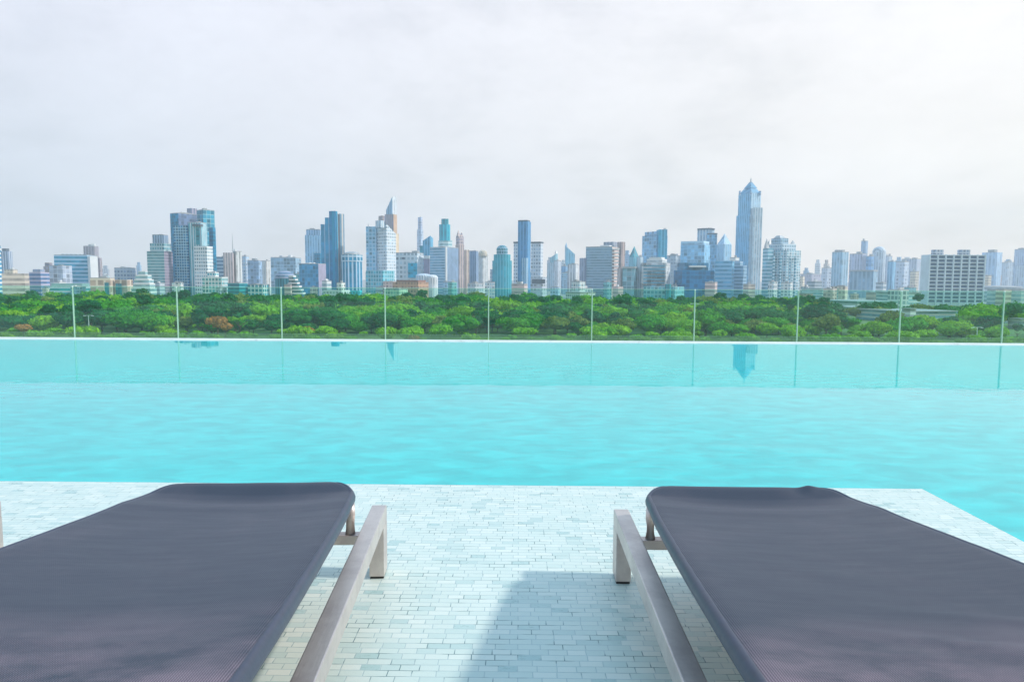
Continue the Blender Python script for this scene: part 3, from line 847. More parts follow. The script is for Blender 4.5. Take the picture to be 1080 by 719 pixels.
b.box('block_body', 418, 440, 447, 267, fa((.72, .77, .80), (.56, .66, .72), 'grid', 10, 9)).plant(26, 2).band('glazed_opening', 430.5, 440, 277.5, 293, fa((.10, .46, .60), (.05, .36, .52), 'curtain', 6, 6), 3).band('window_slot', 424, 427, 271.5, 273.5, M['dark'], 2)
T('brick_block', 'low long tan brick block with reddish roof above the trees', 1230, 'the tan brick block', 'building').box('block_body', 414, 441, 452, 297.5, fa((.52, .36, .27), (.34, .25, .21), 'grid', 7, 6)).box('roof', 418, 441, 449, 295.5, mat_plain('red_brown_roof', (.30, .15, .12), .8, .15, .1), 297.4, 5)
T('villa_block', 'low cream green villa in front of the tan brick block', 1180, None, 'building').box('block_body', 406, 421, 430, 305.5, fa((.60, .72, .58), (.26, .48, .40), 'pier', 6, 6)).plant(28, 1)
b = T('vaulted_block', 'white block with rounded barrel roofs right of the tan brick block', 1330, 'the white barrel roofed block', 'building')
b.cyl('left_vault', 438.5, 455, 291, fa((.76, .80, .84), (.50, .62, .72), 'rib', 8, 5), dome=2.6, cap='barrel_roof').cyl('right_vault', 450.5, 462, 293, fa(WW, (.66, .72, .76), 'rib', 8, 5), None, -10, dome=3.4, cap='barrel_roof')
b = T('slender_tower', 'very slender grey blue tower with latticed top near the centre', 2500, 'the slender grey blue tower')
b.box('tower_body', 440.2, 444.5, 446.8, 242, fa((.56, .64, .74), (.42, .52, .66), 'grid', 10, 8)).box('lattice_top', 441.2, 444.3, 446, 229, fa((.62, .64, .72), (.34, .42, .56), 'pier', 9, 5), 241.9, 8).mast(444, 227.5, 229)
b = T('glass_tower', 'blue glass tower with slanted rounded top in front of the slender tower', 2000, 'the slanted blue tower')
b.box('tower_body', 446, 454, 457, 249, fa((.26, .50, .66), (.14, .40, .58), 'rib', 9, 8), slant=(254, 248.5, 251)).box('low_shoulder', 443, 447, 449, 259, fa(TL, (.08, .36, .48), 'curtain', 9, 8), None, 10)
T('office_block', 'mauve block with white roof slab between white box and banded slab', 1650, None, 'building').box('block_body', 446.5, 453, 456.5, 273, fa((.50, .44, .54), (.40, .38, .48), 'rib', 8, 6)).box('roof_slab', 446.3, 453, 457, 269.5, M['white'], 272.9, -2)
b = T('glass_tower', 'bright teal chamfered tower with pale base rising behind the banded slab', 1900, 'the teal chamfered tower')
b.cyl('tower_body', 463, 475.4, 237, fa((.10, .46, .54), (.03, .34, .46), 'rib', 9, 9), n=8).cyl('cap_storey', 465.5, 473.5, 231, fa(TL, TD, 'rib', 9, 9), 236.9, n=8).cyl('pale_base', 462, 477.5, 254, fa((.66, .76, .76), (.40, .60, .64), 'band', 9, 9), None, -30, n=8)
b = T('office_block', 'large blue grey banded slab with white corner pier near the centre', 1550, 'the blue grey banded slab', 'building')
b.box('block_body', 453.5, 470, 483.5, 261, fa((.50, .62, .72), (.28, .46, .60), 'band', 6, 8), q=1.1, right=fa((.34, .42, .54), (.26, .36, .48), 'rib', 8, 5)).plant(30, 2).box('corner_pier', 469.4, 470.4, 471.8, 260.2, M['white'], None, -6)
b = T('ornate_tower', 'peach ornamented tower with twin tapering crowns right of the banded slab', 1620, 'the peach ornamented tower')
b.box('tower_body', 480.5, 484, 489.5, 258, fa((.72, .60, .54), (.46, .40, .42), 'rib', 9, 5)).box('crown_stage', 481, 484.5, 489.2, 250, fa((.66, .56, .54), MV, 'pier', 7, 5), 257.9, 6).pyr('crown_peak', 481, 483, 486, 250, 242, fa(PK, MV), 8).pyr('crown_peak', 484.5, 486, 489, 250, 244.5, fa(PK, MV), 14).box('side_slab', 489.5, 491.5, 495, 263.5, fa(CR, (.55, .46, .44), 'rib', 9, 5), None, 30)
T('office_tower', 'slate tower between the peach ornamented tower and white arched tower', 1700, None).box('tower_body', 495, 502, 504.5, 265, fa((.34, .42, .54), (.24, .34, .48), 'rib', 9, 5)).plant(31, 1)
b = T('apartment_tower', 'pale white tower with arched top left of the teal domed tower', 1750, 'the pale arched tower')
b.box('tower_body', 503.5, 509, 515, 268, fa(WW, (.62, .64, .64), 'rib', 8, 6)).cyl('arched_top', 504.5, 514, 267.5, fa(CR, (.62, .58, .5), 'rib', 8, 5), 270, 6, dome=4, cap='arch')
b = T('domed_tower', 'teal glass tower with rounded shoulders and domed top at the centre', 1430, 'the teal domed tower')
b.cyl('tower_body', 519, 540, 275, fa((.20, .46, .54), (.08, .36, .46), 'rib', 8, 6), q=.75).cyl('shoulder', 520.5, 538.5, 268.5, fa((.20, .46, .54), (.08, .36, .46), 'rib', 8, 6), 274.9, q=.75).cyl('dome_drum', 523.5, 535.5, 263.5, fa((.34, .48, .58), TD, 'pier', 6, 5), 268.4, q=.75, dome=5, cap='dome').box('low_wing', 517, 520, 523, 284, fa(GY_, SL, 'grid', 8, 6), None, 20)
b = T('twin_block', 'pale gridded twin blocks with dark caps either side of the tall dark slab', 1600, 'the pale gridded twin blocks')
b.box('left_block', 541.6, 546, 548, 256.5, fa((.72, .76, .80), (.42, .50, .58), 'grid', 8, 6)).box('left_cap', 541.2, 546, 548.2, 254.8, M['dark'], 256.4, -2)
b.box('right_block', 560, 570, 572.5, 256.5, fa((.72, .76, .80), (.42, .50, .58), 'grid', 8, 6)).box('right_cap', 559.6, 570, 573, 254.8, M['dark'], 256.4, -2)
b = T('slab_tower', 'tall dark blue slab tower with pale right edge at the centre of the skyline', 1480, 'the tall dark slab')
b.box('tower_body', 546, 556, 559.5, 233.5, fa((.22, .40, .60), (.14, .32, .54), 'rib', 9, 7)).box('dark_cap', 546, 556, 558.5, 232, M['dark'], 233.4, 2).box('ribbed_front', 549.5, 555, 557, 272, fa((.66, .74, .80), (.20, .40, .58), 'rib', 9, 4), None, -14)
T('office_block', 'low block with dark window strip below the pale right twin block', 1400, None, 'building').box('block_body', 559.5, 572, 577, 292, fa(PALE, (.5, .56, .6), 'grid', 8, 8)).band('window_strip', 561, 575, 294.5, 299, M['dark'], 2)
b = T('spired_tower', 'small hazy grey tower ending in a slim point right of the twin blocks', 2300, 'the small hazy pointed tower')
b.box('tower_body', 577, 584, 588, 277, fa((.56, .64, .70), (.42, .54, .62), 'rib', 9, 8)).box('upper_tower', 580, 585.5, 588, 268, fa((.36, .56, .62), (.28, .48, .56), 'rib', 9, 8), 276.9, 8, slant=(272, 268, 267)).pyr('spire', 584.5, 586, 588, 267.6, 263.5, M['steel'], 12)
T('apartment_tower', 'hazy white slab in front of the small hazy pointed tower', 2000, None).box('tower_body', 584, 588, 591.5, 275.5, fa((.70, .74, .78), (.62, .66, .72), 'rib', 9, 7)).plant(33, 1)
T('office_block', 'narrow slate blue block left of the fin topped tower', 1900, None, 'building').box('block_body', 592, 596.5, 598.5, 281, fa((.34, .50, .66), (.26, .42, .60), 'rib', 9, 7)).plant(34, 1)
b = T('fin_tower', 'blue tower with roof raked up to a sharp fin at its left', 2150, 'the fin topped tower')
b.box('tower_body', 595.5, 597, 606, 266, fa((.32, .54, .66), (.24, .46, .60), 'rib', 9, 8), q=1.5, slant=(258.5, 260, 268)).pyr('fin', 595.4, 596.3, 598, 260.5, 255.5, fa(SKY, BL), 3)
T('apartment_tower', 'square white block with grey ribs below the fin topped tower', 1650, None).box('tower_body', 598.5, 607, 610, 279, fa(WW, (.60, .62, .66), 'rib', 8, 7)).plant(35, 2)
# --- grey slab group
b = T('slab_block', 'wide grey blue slab with sunlit pink balcony side right of centre', 1420, 'the wide grey slab', 'building')
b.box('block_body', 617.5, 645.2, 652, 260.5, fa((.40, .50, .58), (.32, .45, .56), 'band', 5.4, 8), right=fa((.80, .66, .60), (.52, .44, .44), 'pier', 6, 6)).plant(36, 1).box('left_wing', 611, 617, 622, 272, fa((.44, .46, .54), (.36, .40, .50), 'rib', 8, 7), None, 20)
for k in range(11):
    b.box('balcony', 643.5, 645.6, 652.8, 262 + k * 3.6, M['white'], 263.3 + k * 3.6, -5)
b.box('rear_block', 636, 646, 650.5, 255, fa((.46, .48, .54), (.34, .38, .46), 'rib', 8, 8), None, 60).box('brown_fin', 650.5, 654.5, 658.7, 255, fa((.56, .46, .44), (.48, .42, .42), 'rib', 8, 8), None, 50)
T('office_block', 'grey framed glass block right of the wide grey slab', 1340, 'the grey framed glass block', 'building').box('block_body', 656.5, 669, 672, 283, fa((.40, .52, .58), (.30, .48, .54), 'curtain', 9, 9)).box('roof_rim', 656, 669, 672.4, 281, M['steel'], 282.9, -3).box('left_frame', 651, 655, 658, 283, fa((.62, .58, .58), (.55, .52, .54), 'rib', 9, 6), None, 14)
b = T('gabled_tower', 'small teal tower with steep pointed roof behind the grey framed block', 1950, 'the small teal gabled tower')
b.box('tower_body', 663, 668, 673.5, 271, fa((.28, .52, .60), (.20, .44, .54), 'rib', 9, 7)).pyr('pointed_roof', 663, 668, 673.5, 270.9, 259.5, fa(TL, TD, 'rib', 9, 7))
b = T('glass_tower', 'tall two tone blue glass tower with curved left shoulder behind the banded hotel', 1750, 'the two tone blue tower')
b.box('tower_body', 676.5, 691.5, 703, 248, fa((.44, .60, .74), (.30, .50, .68), 'curtain', 9, 8)).box('curved_shoulder', 679, 691.5, 701, 244, fa((.48, .62, .76), (.34, .52, .70), 'curtain', 9, 8), 247.9, 10).box('high_fin', 691.3, 694, 702.6, 242, fa((.18, .44, .58), (.10, .36, .52), 'rib', 9, 8), None, -12).box('roof_post', 698.5, 700, 701.5, 240.5, M['steel'], 242, 14)
b = T('hotel_block', 'white hotel slab with dark horizontal window bands and stepped cap', 1330, 'the banded white hotel', 'hotel')
b.box('block_body', 676.5, 702, 706.5, 277, fa(WW, (.70, .73, .75), 'curtain', 8, 10)).box('cap', 682, 698, 703, 273, fa(WW, (.6, .66, .7), 'band', 6, 6), 276.9, 10).box('cap_top', 684, 697, 700.5, 271.2, M['white'], 272.9, 14)
for k in range(9):
    b.band('window_band', 678.5, 701.0, 279.6 + k * 3.55, 281.2 + k * 3.55, fa((.20, .36, .46), (.14, .30, .40), 'curtain', 8, 8), 7)
b.box('left_pier', 671, 675, 678, 271, fa((.62, .70, .76), (.5, .6, .68), 'rib', 8, 5), None, 20)
T('low_hall', 'long low teal glazed hall in front of the banded hotel', 1210, None, 'building').box('hall_body', 679, 712, 722, 302.5, fa((.36, .58, .62), (.16, .42, .48), 'pier', 7, 7)).box('dark_stair_bay', 701.5, 704.5, 708, 299.5, fa(TL, TD, 'rib', 7, 7), None, -6)
T('office_block', 'hazy grey block with uneven roof behind the banded hotel', 1900, None, 'building').box('block_body', 702, 712, 717, 270, fa((.58, .62, .66), (.48, .54, .60), 'grid', 9, 8)).plant(38, 3)
# --- dark box group
b = T('office_block', 'pale sky blue slab above the dark blue box', 1750, 'the pale sky blue slab', 'building')
b.box('block_body', 717, 742, 748, 258, fa((.42, .62, .78), (.34, .56, .74), 'curtain', 9, 9)).box('cap', 717, 741, 747, 254, fa((.56, .72, .82), (.46, .64, .78), 'band', 9, 9), 257.9, 6)
b = T('office_tower', 'white and blue tower with dark roof rim behind the pale sky blue slab', 1950, 'the tower with dark roof rim')
b.box('tower_body', 734.2, 747, 752, 242, fa((.66, .74, .80), (.36, .52, .66), 'rib', 9, 9)).box('roof_rim', 734, 747, 752.4, 240.3, M['dark'], 241.9, -3).box('blue_wing', 744.5, 751, 755, 247, fa((.34, .54, .70), (.26, .48, .66), 'curtain', 9, 8), None, -30).box('wing_rim', 744.3, 751, 755.2, 245.6, M['dark'], 246.9, -33)
b = T('office_block', 'dark navy blue glass box, darkest block of the skyline', 1330, 'the dark navy box', 'building')
b.box('block_body', 710.5, 719.5, 753, 285, fa((.05, .22, .40), (.02, .16, .32), 'curtain', 8, 8), q=1.6).box('upper_block', 714, 722, 747, 277, fa((.14, .28, .42), (.08, .22, .36), 'curtain', 8, 8), 284.9, 20, 1.4).box('roof_sign_bar', 725.5, 727, 744.5, 280, M['white'], 281.8, 10, 1.6)
b = T('gabled_tower', 'pale blue tower with tall pointed gable left of the tall pointed tower', 1800, 'the pale blue gabled tower')
b.box('tower_body', 755, 762.5, 770.5, 258, fa((.50, .66, .78), (.38, .58, .74), 'rib', 9, 6)).pyr('gable', 755, 762.5, 770.5, 257.9, 246, fa((.52, .66, .78), (.42, .6, .74), 'rib', 9, 6))
T('office_block', 'mid blue box with bright white roof slab below the gabled pale tower', 1420, 'the mid blue box', 'building').box('block_body', 754, 771.5, 774, 275, fa((.34, .56, .72), (.22, .46, .64), 'band', 8, 8)).box('roof_slab', 769, 775, 779, 272, M['white'], 274.9, -8).plant(40, 1)
T('office_block', 'grey blue terraced block at the foot of the tall pointed tower', 1450, None, 'building').box('block_body', 773, 783.5, 787.5, 280, fa((.40, .54, .66), (.26, .42, .56), 'band', 7, 7)).box('setback', 773, 780, 783, 275.5, fa((.44, .56, .68), (.3, .46, .58), 'band', 7, 7), 279.9, 8)
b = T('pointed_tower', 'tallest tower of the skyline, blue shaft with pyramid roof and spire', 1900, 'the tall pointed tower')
b.box('tower_body', 776, 789, 799.5, 203.5, fa((.34, .58, .76), (.22, .47, .68), 'rib', 10, 7), right=fa((.58, .72, .82), (.46, .64, .78), 'rib', 10, 7)).box('lower_shaft', 774.5, 788.5, 801.5, 226, fa((.34, .58, .76), (.22, .47, .68), 'rib', 10, 7), None, -14, right=fa((.70, .78, .84), (.54, .68, .78), 'rib', 10, 7))  # right faces coloured paler to paint in the sunlit side of the shaft
b.box('painted_sunlit_strip', 789.5, 792.5, 801.8, 219, fa((.80, .84, .86), (.60, .72, .78), 'rib', 10, 6), None, -24).pyr('lower_roof', 776.6, 789, 799, 203.4, 198.2, fa((.22, .42, .58), (.16, .36, .54), 'rib', 10, 7), 0, xa=788.4, trunc=.62).pyr('upper_roof', 781, 788.8, 795.4, 198.1, 190.5, fa((.22, .42, .58), (.16, .36, .54), 'rib', 10, 7), 14, xa=788.4, trunc=.10)  # pale strip low on the right has sunlight painted into its colour
b.mast(788.4, 187.5, 193, 'spire', 2.6, 30)
for xx, dy in ((777.3, -2), (789, -8), (798.4, 8)): b.box('corner_turret', xx - 1.1, xx, xx + 1.1, 201.3, fa(SKY, SL), 206, dy)
b = T('apartment_tower', 'broad white apartment tower with stepped rounded crown right of the tall pointed tower', 1380, 'the broad white apartment tower')
b.box('tower_body', 811, 829, 843.5, 264, fa((.74, .80, .83), (.34, .52, .60), 'pier', 5.2, 7), q=.9).box('left_column', 803.5, 809, 815, 262, fa((.56, .70, .78), (.26, .50, .60), 'band', 7, 6), None, 14).pyr('column_peak', 804, 807, 810.5, 261.9, 251, M['steel'], 18)
for xx in (815.5, 822.5, 832, 838):
    b.box('window_column', xx - 1.3, xx, xx + 1.3, 270, fa((.55, .66, .72), (.16, .36, .46), 'band', 6.5, 6), None, -10 if xx < 829 else 2)
b.box('upper_step', 807.5, 824, 838, 257, fa((.66, .74, .80), (.34, .50, .60), 'grid', 6.5, 6), 263.9, 16).box('crown', 812, 822, 830, 251, fa((.50, .62, .72), (.3, .46, .58), 'pier', 6, 5), 256.9, 24).pyr('crown_roof', 814, 821, 827, 250.9, 248.2, M['steel'], 30, trunc=.5).pyr('corner_peak', 808, 810, 812, 256.9, 252.5, M['steel'], 20).pyr('corner_peak', 832, 834, 837, 256.9, 253, M['steel'], 30).box('podium', 795, 812, 822, 316, M['white'], None, -50)
# --- right
for (lab, x0, xs, x1, yt, Y, fm, seed) in (
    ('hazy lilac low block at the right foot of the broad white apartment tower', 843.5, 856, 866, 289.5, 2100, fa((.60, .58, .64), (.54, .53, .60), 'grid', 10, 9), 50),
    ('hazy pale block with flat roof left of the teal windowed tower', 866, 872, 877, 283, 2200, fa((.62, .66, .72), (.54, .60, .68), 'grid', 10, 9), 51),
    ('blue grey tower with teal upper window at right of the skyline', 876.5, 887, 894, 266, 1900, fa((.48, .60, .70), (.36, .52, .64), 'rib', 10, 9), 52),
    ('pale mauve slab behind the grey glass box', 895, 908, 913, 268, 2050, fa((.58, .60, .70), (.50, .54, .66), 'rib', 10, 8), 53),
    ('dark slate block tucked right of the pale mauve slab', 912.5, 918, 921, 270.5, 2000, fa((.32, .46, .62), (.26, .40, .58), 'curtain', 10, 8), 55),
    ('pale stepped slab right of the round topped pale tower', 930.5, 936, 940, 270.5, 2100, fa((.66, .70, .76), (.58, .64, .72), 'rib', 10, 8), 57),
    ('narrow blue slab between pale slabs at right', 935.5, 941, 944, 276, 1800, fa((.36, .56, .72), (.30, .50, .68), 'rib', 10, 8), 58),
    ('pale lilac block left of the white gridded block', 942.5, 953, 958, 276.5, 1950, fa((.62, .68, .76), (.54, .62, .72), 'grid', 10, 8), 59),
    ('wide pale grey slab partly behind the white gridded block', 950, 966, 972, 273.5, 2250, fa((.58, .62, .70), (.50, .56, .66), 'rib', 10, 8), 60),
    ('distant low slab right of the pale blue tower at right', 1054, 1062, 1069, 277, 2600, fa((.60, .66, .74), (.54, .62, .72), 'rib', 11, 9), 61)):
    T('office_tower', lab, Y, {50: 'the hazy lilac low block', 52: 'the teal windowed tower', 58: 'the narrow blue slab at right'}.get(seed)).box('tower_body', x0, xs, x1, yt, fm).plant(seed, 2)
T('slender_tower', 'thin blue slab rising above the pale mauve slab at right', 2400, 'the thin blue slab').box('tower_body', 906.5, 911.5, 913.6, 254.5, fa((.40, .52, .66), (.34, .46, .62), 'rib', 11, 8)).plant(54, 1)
b = T('office_block', 'square grey glass box in front of the pale mauve slab', 1600, 'the square grey glass box', 'building')
b.box('block_body', 896.5, 921, 925.5, 286, fa((.36, .48, .58), (.30, .44, .56), 'rib', 9, 9)).box('roof_rim', 896, 921, 926, 284.6, M['steel'], 285.9, -3)
b = T('round_tower', 'pale tower with rounded dome top at right', 2050, 'the round topped pale tower')
b.cyl('tower_body', 920, 931.5, 266, fa((.66, .72, .78), (.56, .64, .72), 'rib', 10, 7), dome=6, cap='dome')
b = T('pale_tower', 'pale blue tower rising directly behind the white gridded block', 1900, 'the rear pale blue tower')
b.box('tower_body', 1034, 1050, 1055.5, 266, fa((.52, .64, .78), (.46, .60, .76), 'rib', 10, 9)).box('roof_plant', 1040, 1047, 1050, 263.2, M['roofgrey'], 265.9, 12)
b = T('pale_tower', 'pale lilac tower cut by the right edge of the photo', 1950, 'the pale lilac tower at the right edge')
b.box('tower_body', 1068, 1078, 1092, 263, fa((.56, .64, .76), (.50, .60, .74), 'rib', 10, 9)).plant(62, 2).box('lower_wing', 1070, 1082, 1095, 280, fa((.66, .72, .78), (.58, .66, .74), 'rib', 10, 9), None, -40)
b = T('arena', 'low pale hall with shallow grey domed roof near the right edge', 1350, 'the domed hall', 'building')
b.cyl('drum', 1040, 1072, 303, fa(PALE, (.5, .58, .64), 'band', 8, 8), dome=2.0, cap_mat=M['roofgrey'], q=.7, cap='dome_roof')
T('long_block', 'long pale low block with grey roof at right edge beyond trees', 1150, None, 'building').box('block_body', 1042, 1078, 1100, 306, fa((.60, .64, .66), (.42, .54, .58), 'band', 7, 7)).plant(63, 2)

# white gridded block: every window is its own pane
b = T('gridded_block', 'white residential block with seven columns of dark windows and two roof huts', 1120, 'the white gridded block', 'building')
fm_w = M['cool_white']
b.box('block_body', 970.3, 979.5, 1037.8, 268.5, fm_w, q=4.2)
pts, zb, zt, Yb = b.last
Lc, Cc_, Rc, _ = pts
o = b.root.location
pane_m = mat_plain('dark_window_pane', (.05, .12, .25), .3, .25, .3)
pane_me = None
def face_windows(P0, P1, cols, rows, wf, hf):
    global pane_me
    e = (P1 - P0); L = e.length; e.normalize(); nrm = Vector((e.y, -e.x, 0))
    hh = (zt - GZ) * .94 / rows
    cw = L / cols
    ang = math.atan2(e.y, e.x)
    me = None
    for r_ in range(rows):
        for c_ in range(cols):
            if me is None:
                bm = bmesh.new(); box(bm, -cw * wf / 2, cw * wf / 2, -.25, .3, -hh * hf / 2, hh * hf / 2)
                ob = bm_obj('window', bm, pane_m, b.root); me = ob.data
            else:
                ob = link(bpy.data.objects.new('window', me), b.root)
            p = P0 + e * (cw * (c_ + .5)) + nrm * .05
            ob.location = (p.x - o.x, p.y - o.y, (zt - GZ) - hh * (r_ + .62))
            ob.rotation_euler = (0, 0, ang)
    for r_ in range(rows + 1):
        a = P0 + nrm * .9; c2 = P1 + nrm * .9
        z = zt - hh * (r_ + .10)
        q = [a, c2, P1 + nrm * .02, P0 + nrm * .02]
        b.prism('floor_ledge', q, z - .3, z + .3, M['cool_white'])
face_windows(Cc_, Rc, 7, 13, .74, .66)
for k in range(8):
    p = Cc_.lerp(Rc, k / 7); e = (Rc - Cc_).normalized(); nrm = Vector((e.y, -e.x, 0))
    b.prism('pier', [p - e * .8 + nrm * 1.1, p + e * .8 + nrm * 1.1, p + e * .8 + nrm * .03, p - e * .8 + nrm * .03], GZ, zt + .5, M['cool_white'])
b.box('roof_hut', 980.5, 984, 993.5, 263.3, fa(PALE, SL, 'grid', 5, 5), 268.4, 10, 2).box('roof_hut', 1008, 1011, 1021.5, 263.3, fa(PALE, SL, 'grid', 5, 5), 268.4, 14, 2)

# long low roofs on the right, between trees
def low(label, x0, xs, x1, yt, Y, wall, win, style='band', name='long_block', roof='roofgrey', fl=5.0):
    bb = B(name, label, Y, 'building'); bb.box('block_body', x0, xs, x1, yt, fa(wall, win, style, fl, 5), q=1.0)
    bb.box('roof', x0 - .6, xs, x1 + .6, yt - .9, M[roof], yt - .02, -2.0, q=1.0)
    return bb
low('long low block with pale roof nearest the trees at right', 905, 958, 1012, 329, 640, (.60, .60, .58), (.26, .42, .50), fl=4)
low('low grey roofed shed left of the longest low block at right', 872, 905, 950, 325, 760, (.56, .60, .60), (.30, .46, .50), fl=4)
low('long pale roof beyond the tree row, below the square grey glass box', 862, 905, 948, 318.5, 860, (.66, .68, .66), (.38, .55, .58), roof='tealroof')
low('white low block left of the white gridded block foot', 925, 950, 972, 309, 1000, (.66, .72, .74), (.36, .52, .58))
low('white stair block standing on the end of the long low block', 953, 962, 968, 326, 632, (.72, .74, .74), (.65, .68, .7), name='stair_block')
low('low white block under the right end of the white gridded block', 1038, 1054, 1076, 329.5, 640, (.66, .68, .68), (.36, .48, .50), fl=4)
low('small white roofed pavilion at the right edge among trees', 1066, 1080, 1100, 337, 560, (.66, .70, .70), (.4, .5, .52), name='pavilion', fl=4)
low('pale pink low block just right of the broad white apartment tower', 843, 849, 858, 310, 1120, (.62, .46, .42), (.5, .4, .38), 'grid', 'villa_block')
low('low pale block with teal roof below the hazy lilac low block', 846, 868, 892, 305, 1200, (.60, .68, .68), (.34, .54, .56), roof='tealroof')
low('white dormitory row with dark windows left of the banded hotel', 597, 612, 628, 309, 1150, (.74, .78, .76), (.34, .44, .46), 'grid', 'villa_block')

# faint towers in the haze behind the skyline
shorts = [t for t in tower_short if t.short]
rd = random.Random(5)
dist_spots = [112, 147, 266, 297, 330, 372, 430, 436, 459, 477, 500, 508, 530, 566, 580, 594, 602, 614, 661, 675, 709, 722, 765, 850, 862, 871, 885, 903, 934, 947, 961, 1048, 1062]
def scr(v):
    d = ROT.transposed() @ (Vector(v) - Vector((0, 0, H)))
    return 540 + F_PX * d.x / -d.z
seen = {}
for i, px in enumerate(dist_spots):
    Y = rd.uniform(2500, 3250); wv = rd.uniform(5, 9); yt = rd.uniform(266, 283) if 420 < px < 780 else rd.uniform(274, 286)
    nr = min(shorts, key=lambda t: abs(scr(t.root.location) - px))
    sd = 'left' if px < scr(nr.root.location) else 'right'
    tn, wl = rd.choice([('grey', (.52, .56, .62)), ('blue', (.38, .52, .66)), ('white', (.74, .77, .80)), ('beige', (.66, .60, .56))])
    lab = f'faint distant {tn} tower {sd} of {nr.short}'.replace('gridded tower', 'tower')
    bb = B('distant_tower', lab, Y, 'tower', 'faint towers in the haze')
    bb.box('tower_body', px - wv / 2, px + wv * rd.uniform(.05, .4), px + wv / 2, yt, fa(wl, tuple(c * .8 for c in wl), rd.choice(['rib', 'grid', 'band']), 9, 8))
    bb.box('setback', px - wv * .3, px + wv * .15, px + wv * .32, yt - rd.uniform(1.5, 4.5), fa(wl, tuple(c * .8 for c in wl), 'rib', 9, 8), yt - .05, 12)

# small houses and blocks at the foot of the towers
shorts = [t for t in tower_short if t.short]
cols = [('white', (.76, .78, .77), (.38, .50, .54)), ('cream', (.74, .68, .58), (.50, .46, .42)), ('pale grey', (.58, .62, .65), (.36, .44, .50)),
        ('teal', (.26, .50, .52), (.12, .36, .40)), ('pinkish', (.68, .56, .53), (.48, .42, .42)), ('pale blue', (.50, .64, .74), (.30, .46, .58))]
rr = random.Random(21)
used = {}
centers = [(t, t.root.location) for t in shorts]
def scr(v):
    d = ROT.transposed() @ (Vector(v) - Vector((0, 0, H)))
    return 540 + F_PX * d.x / -d.z
cx_list = [(t, scr(l)) for t, l in centers]
NLOW = 92
for i in range(NLOW):
    px = 4 + (1072 - 4) * (i + rr.uniform(-.4, .4)) / NLOW
    Y = rr.uniform(1185, 1500) if i % 3 else rr.uniform(1500, 2300)
    if px > 855 and i % 2: Y = rr.uniform(900, 1200)
    if 962 < px < 1045 and Y < 1200: Y = rr.uniform(1700, 2300)
    wpx = rr.uniform(7, 17) * 1300 / Y
    yt = rr.uniform(296.5, 304.5) if Y < 1500 else rr.uniform(285, 295)
    if px > 855 and Y < 1200: yt = rr.uniform(303, 312)
    near = min(cx_list, key=lambda c: abs(c[1] - px))
    side_w = 'left' if px < near[1] else 'right'
    far = 'distant' if Y > 1500 else 'low'
    ks = cols[:]; rr.shuffle(ks)
    for sz in ('small', 'plain', 'boxy'):
        for nm, wa, gl in ks:
            lab = f'{sz} {far} {nm} block {side_w} below {near[0].short}'.replace('of the blue cluster', 'in blue cluster')
            if lab not in used: break
        if lab not in used: break
    used[lab] = 1
    bb = B('low_rise_block', lab, Y, 'building', 'low blocks among the towers')
    style = rr.choice(['grid', 'band', 'pier', 'grid'])
    xs = px + wpx * rr.uniform(-.1, .35)
    bb.box('block_body', px - wpx / 2, xs, px + wpx / 2, yt, fa(wa, gl, style, rr.choice([5.5, 6.5, 8.0]), rr.choice([5.0, 6.5])))
    bb.plant(i + 200, rr.choice([1, 2, 2]))

# ------------------------------------------------------------------ trees
def ico(sub):
    bm = bmesh.new(); bmesh.ops.create_icosphere(bm, subdivisions=sub, radius=1.0)
    v = np.array([x.co[:] for x in bm.verts]); f = np.array([[q.index for q in p.verts] for p in bm.faces]); bm.free()
    return v, f
ICO1 = ico(1); ICO2 = ico(2)
def crown_arrays(seed, R0, Hc, z0, nl, leaves, sub=2, lsize=(.5, 1.0), spread=.62):
    r = np.random.RandomState(seed)
    V, Fc = [], []; base = 0
    iv, if_ = (ICO2 if sub == 2 else ICO1)
    lob = []
    for k in range(nl):
        if k == 0: c = np.array([0, 0, z0 + Hc * .50]); rad = R0 * .58
        else:
            a = 2 * math.pi * (k * .618 + r.uniform(-.08, .08)); q = math.sqrt(k / nl) * spread * R0 * r.uniform(.85, 1.15)
            c = np.array([q * math.cos(a), q * math.sin(a), z0 + Hc * (.30 + .48 * (1 - (q / R0) ** 2) * r.uniform(.7, 1.1))]); rad = R0 * r.uniform(.25, .42)
        lob.append((c, rad))
        d = iv * (1 + .20 * np.sin(iv[:, [1]] * 5 + k) * np.cos(iv[:, [0]] * 4 + 2 * k) + r.uniform(-.13, .13, (len(iv), 1)))
        V.append(c + d * rad * np.array([1, 1, .62])); Fc += [tuple(t) for t in (if_ + base)]
        base += len(iv)
    for k in range(leaves):
        c, rad = lob[r.randint(nl)]
        n = r.normal(size=3); n[2] = abs(n[2]) * 1.0 - .25; n /= np.linalg.norm(n)
        p = c + n * rad * r.uniform(.95, 1.28) * np.array([1, 1, .68])
        n2 = n + r.normal(size=3) * .55; n2 /= np.linalg.norm(n2)
        t = np.cross(n2, r.normal(size=3)); t /= np.linalg.norm(t); b_ = np.cross(n2, t)
        s = r.uniform(*lsize); s2 = s * r.uniform(.5, .9)
        V.append(np.array([p - t * s - b_ * s2 * .3, p + b_ * s2, p + t * s, p - b_ * s2])); Fc.append((base, base + 1, base + 2, base + 3)); base += 4
    return np.vstack(V), Fc
def crown_mesh(name, mat, *a, **k):
    v, f = crown_arrays(*a, **k)
    me = bpy.data.meshes.new(name); me.from_pydata(v.tolist(), [], f); me.materials.append(mat)
    return me
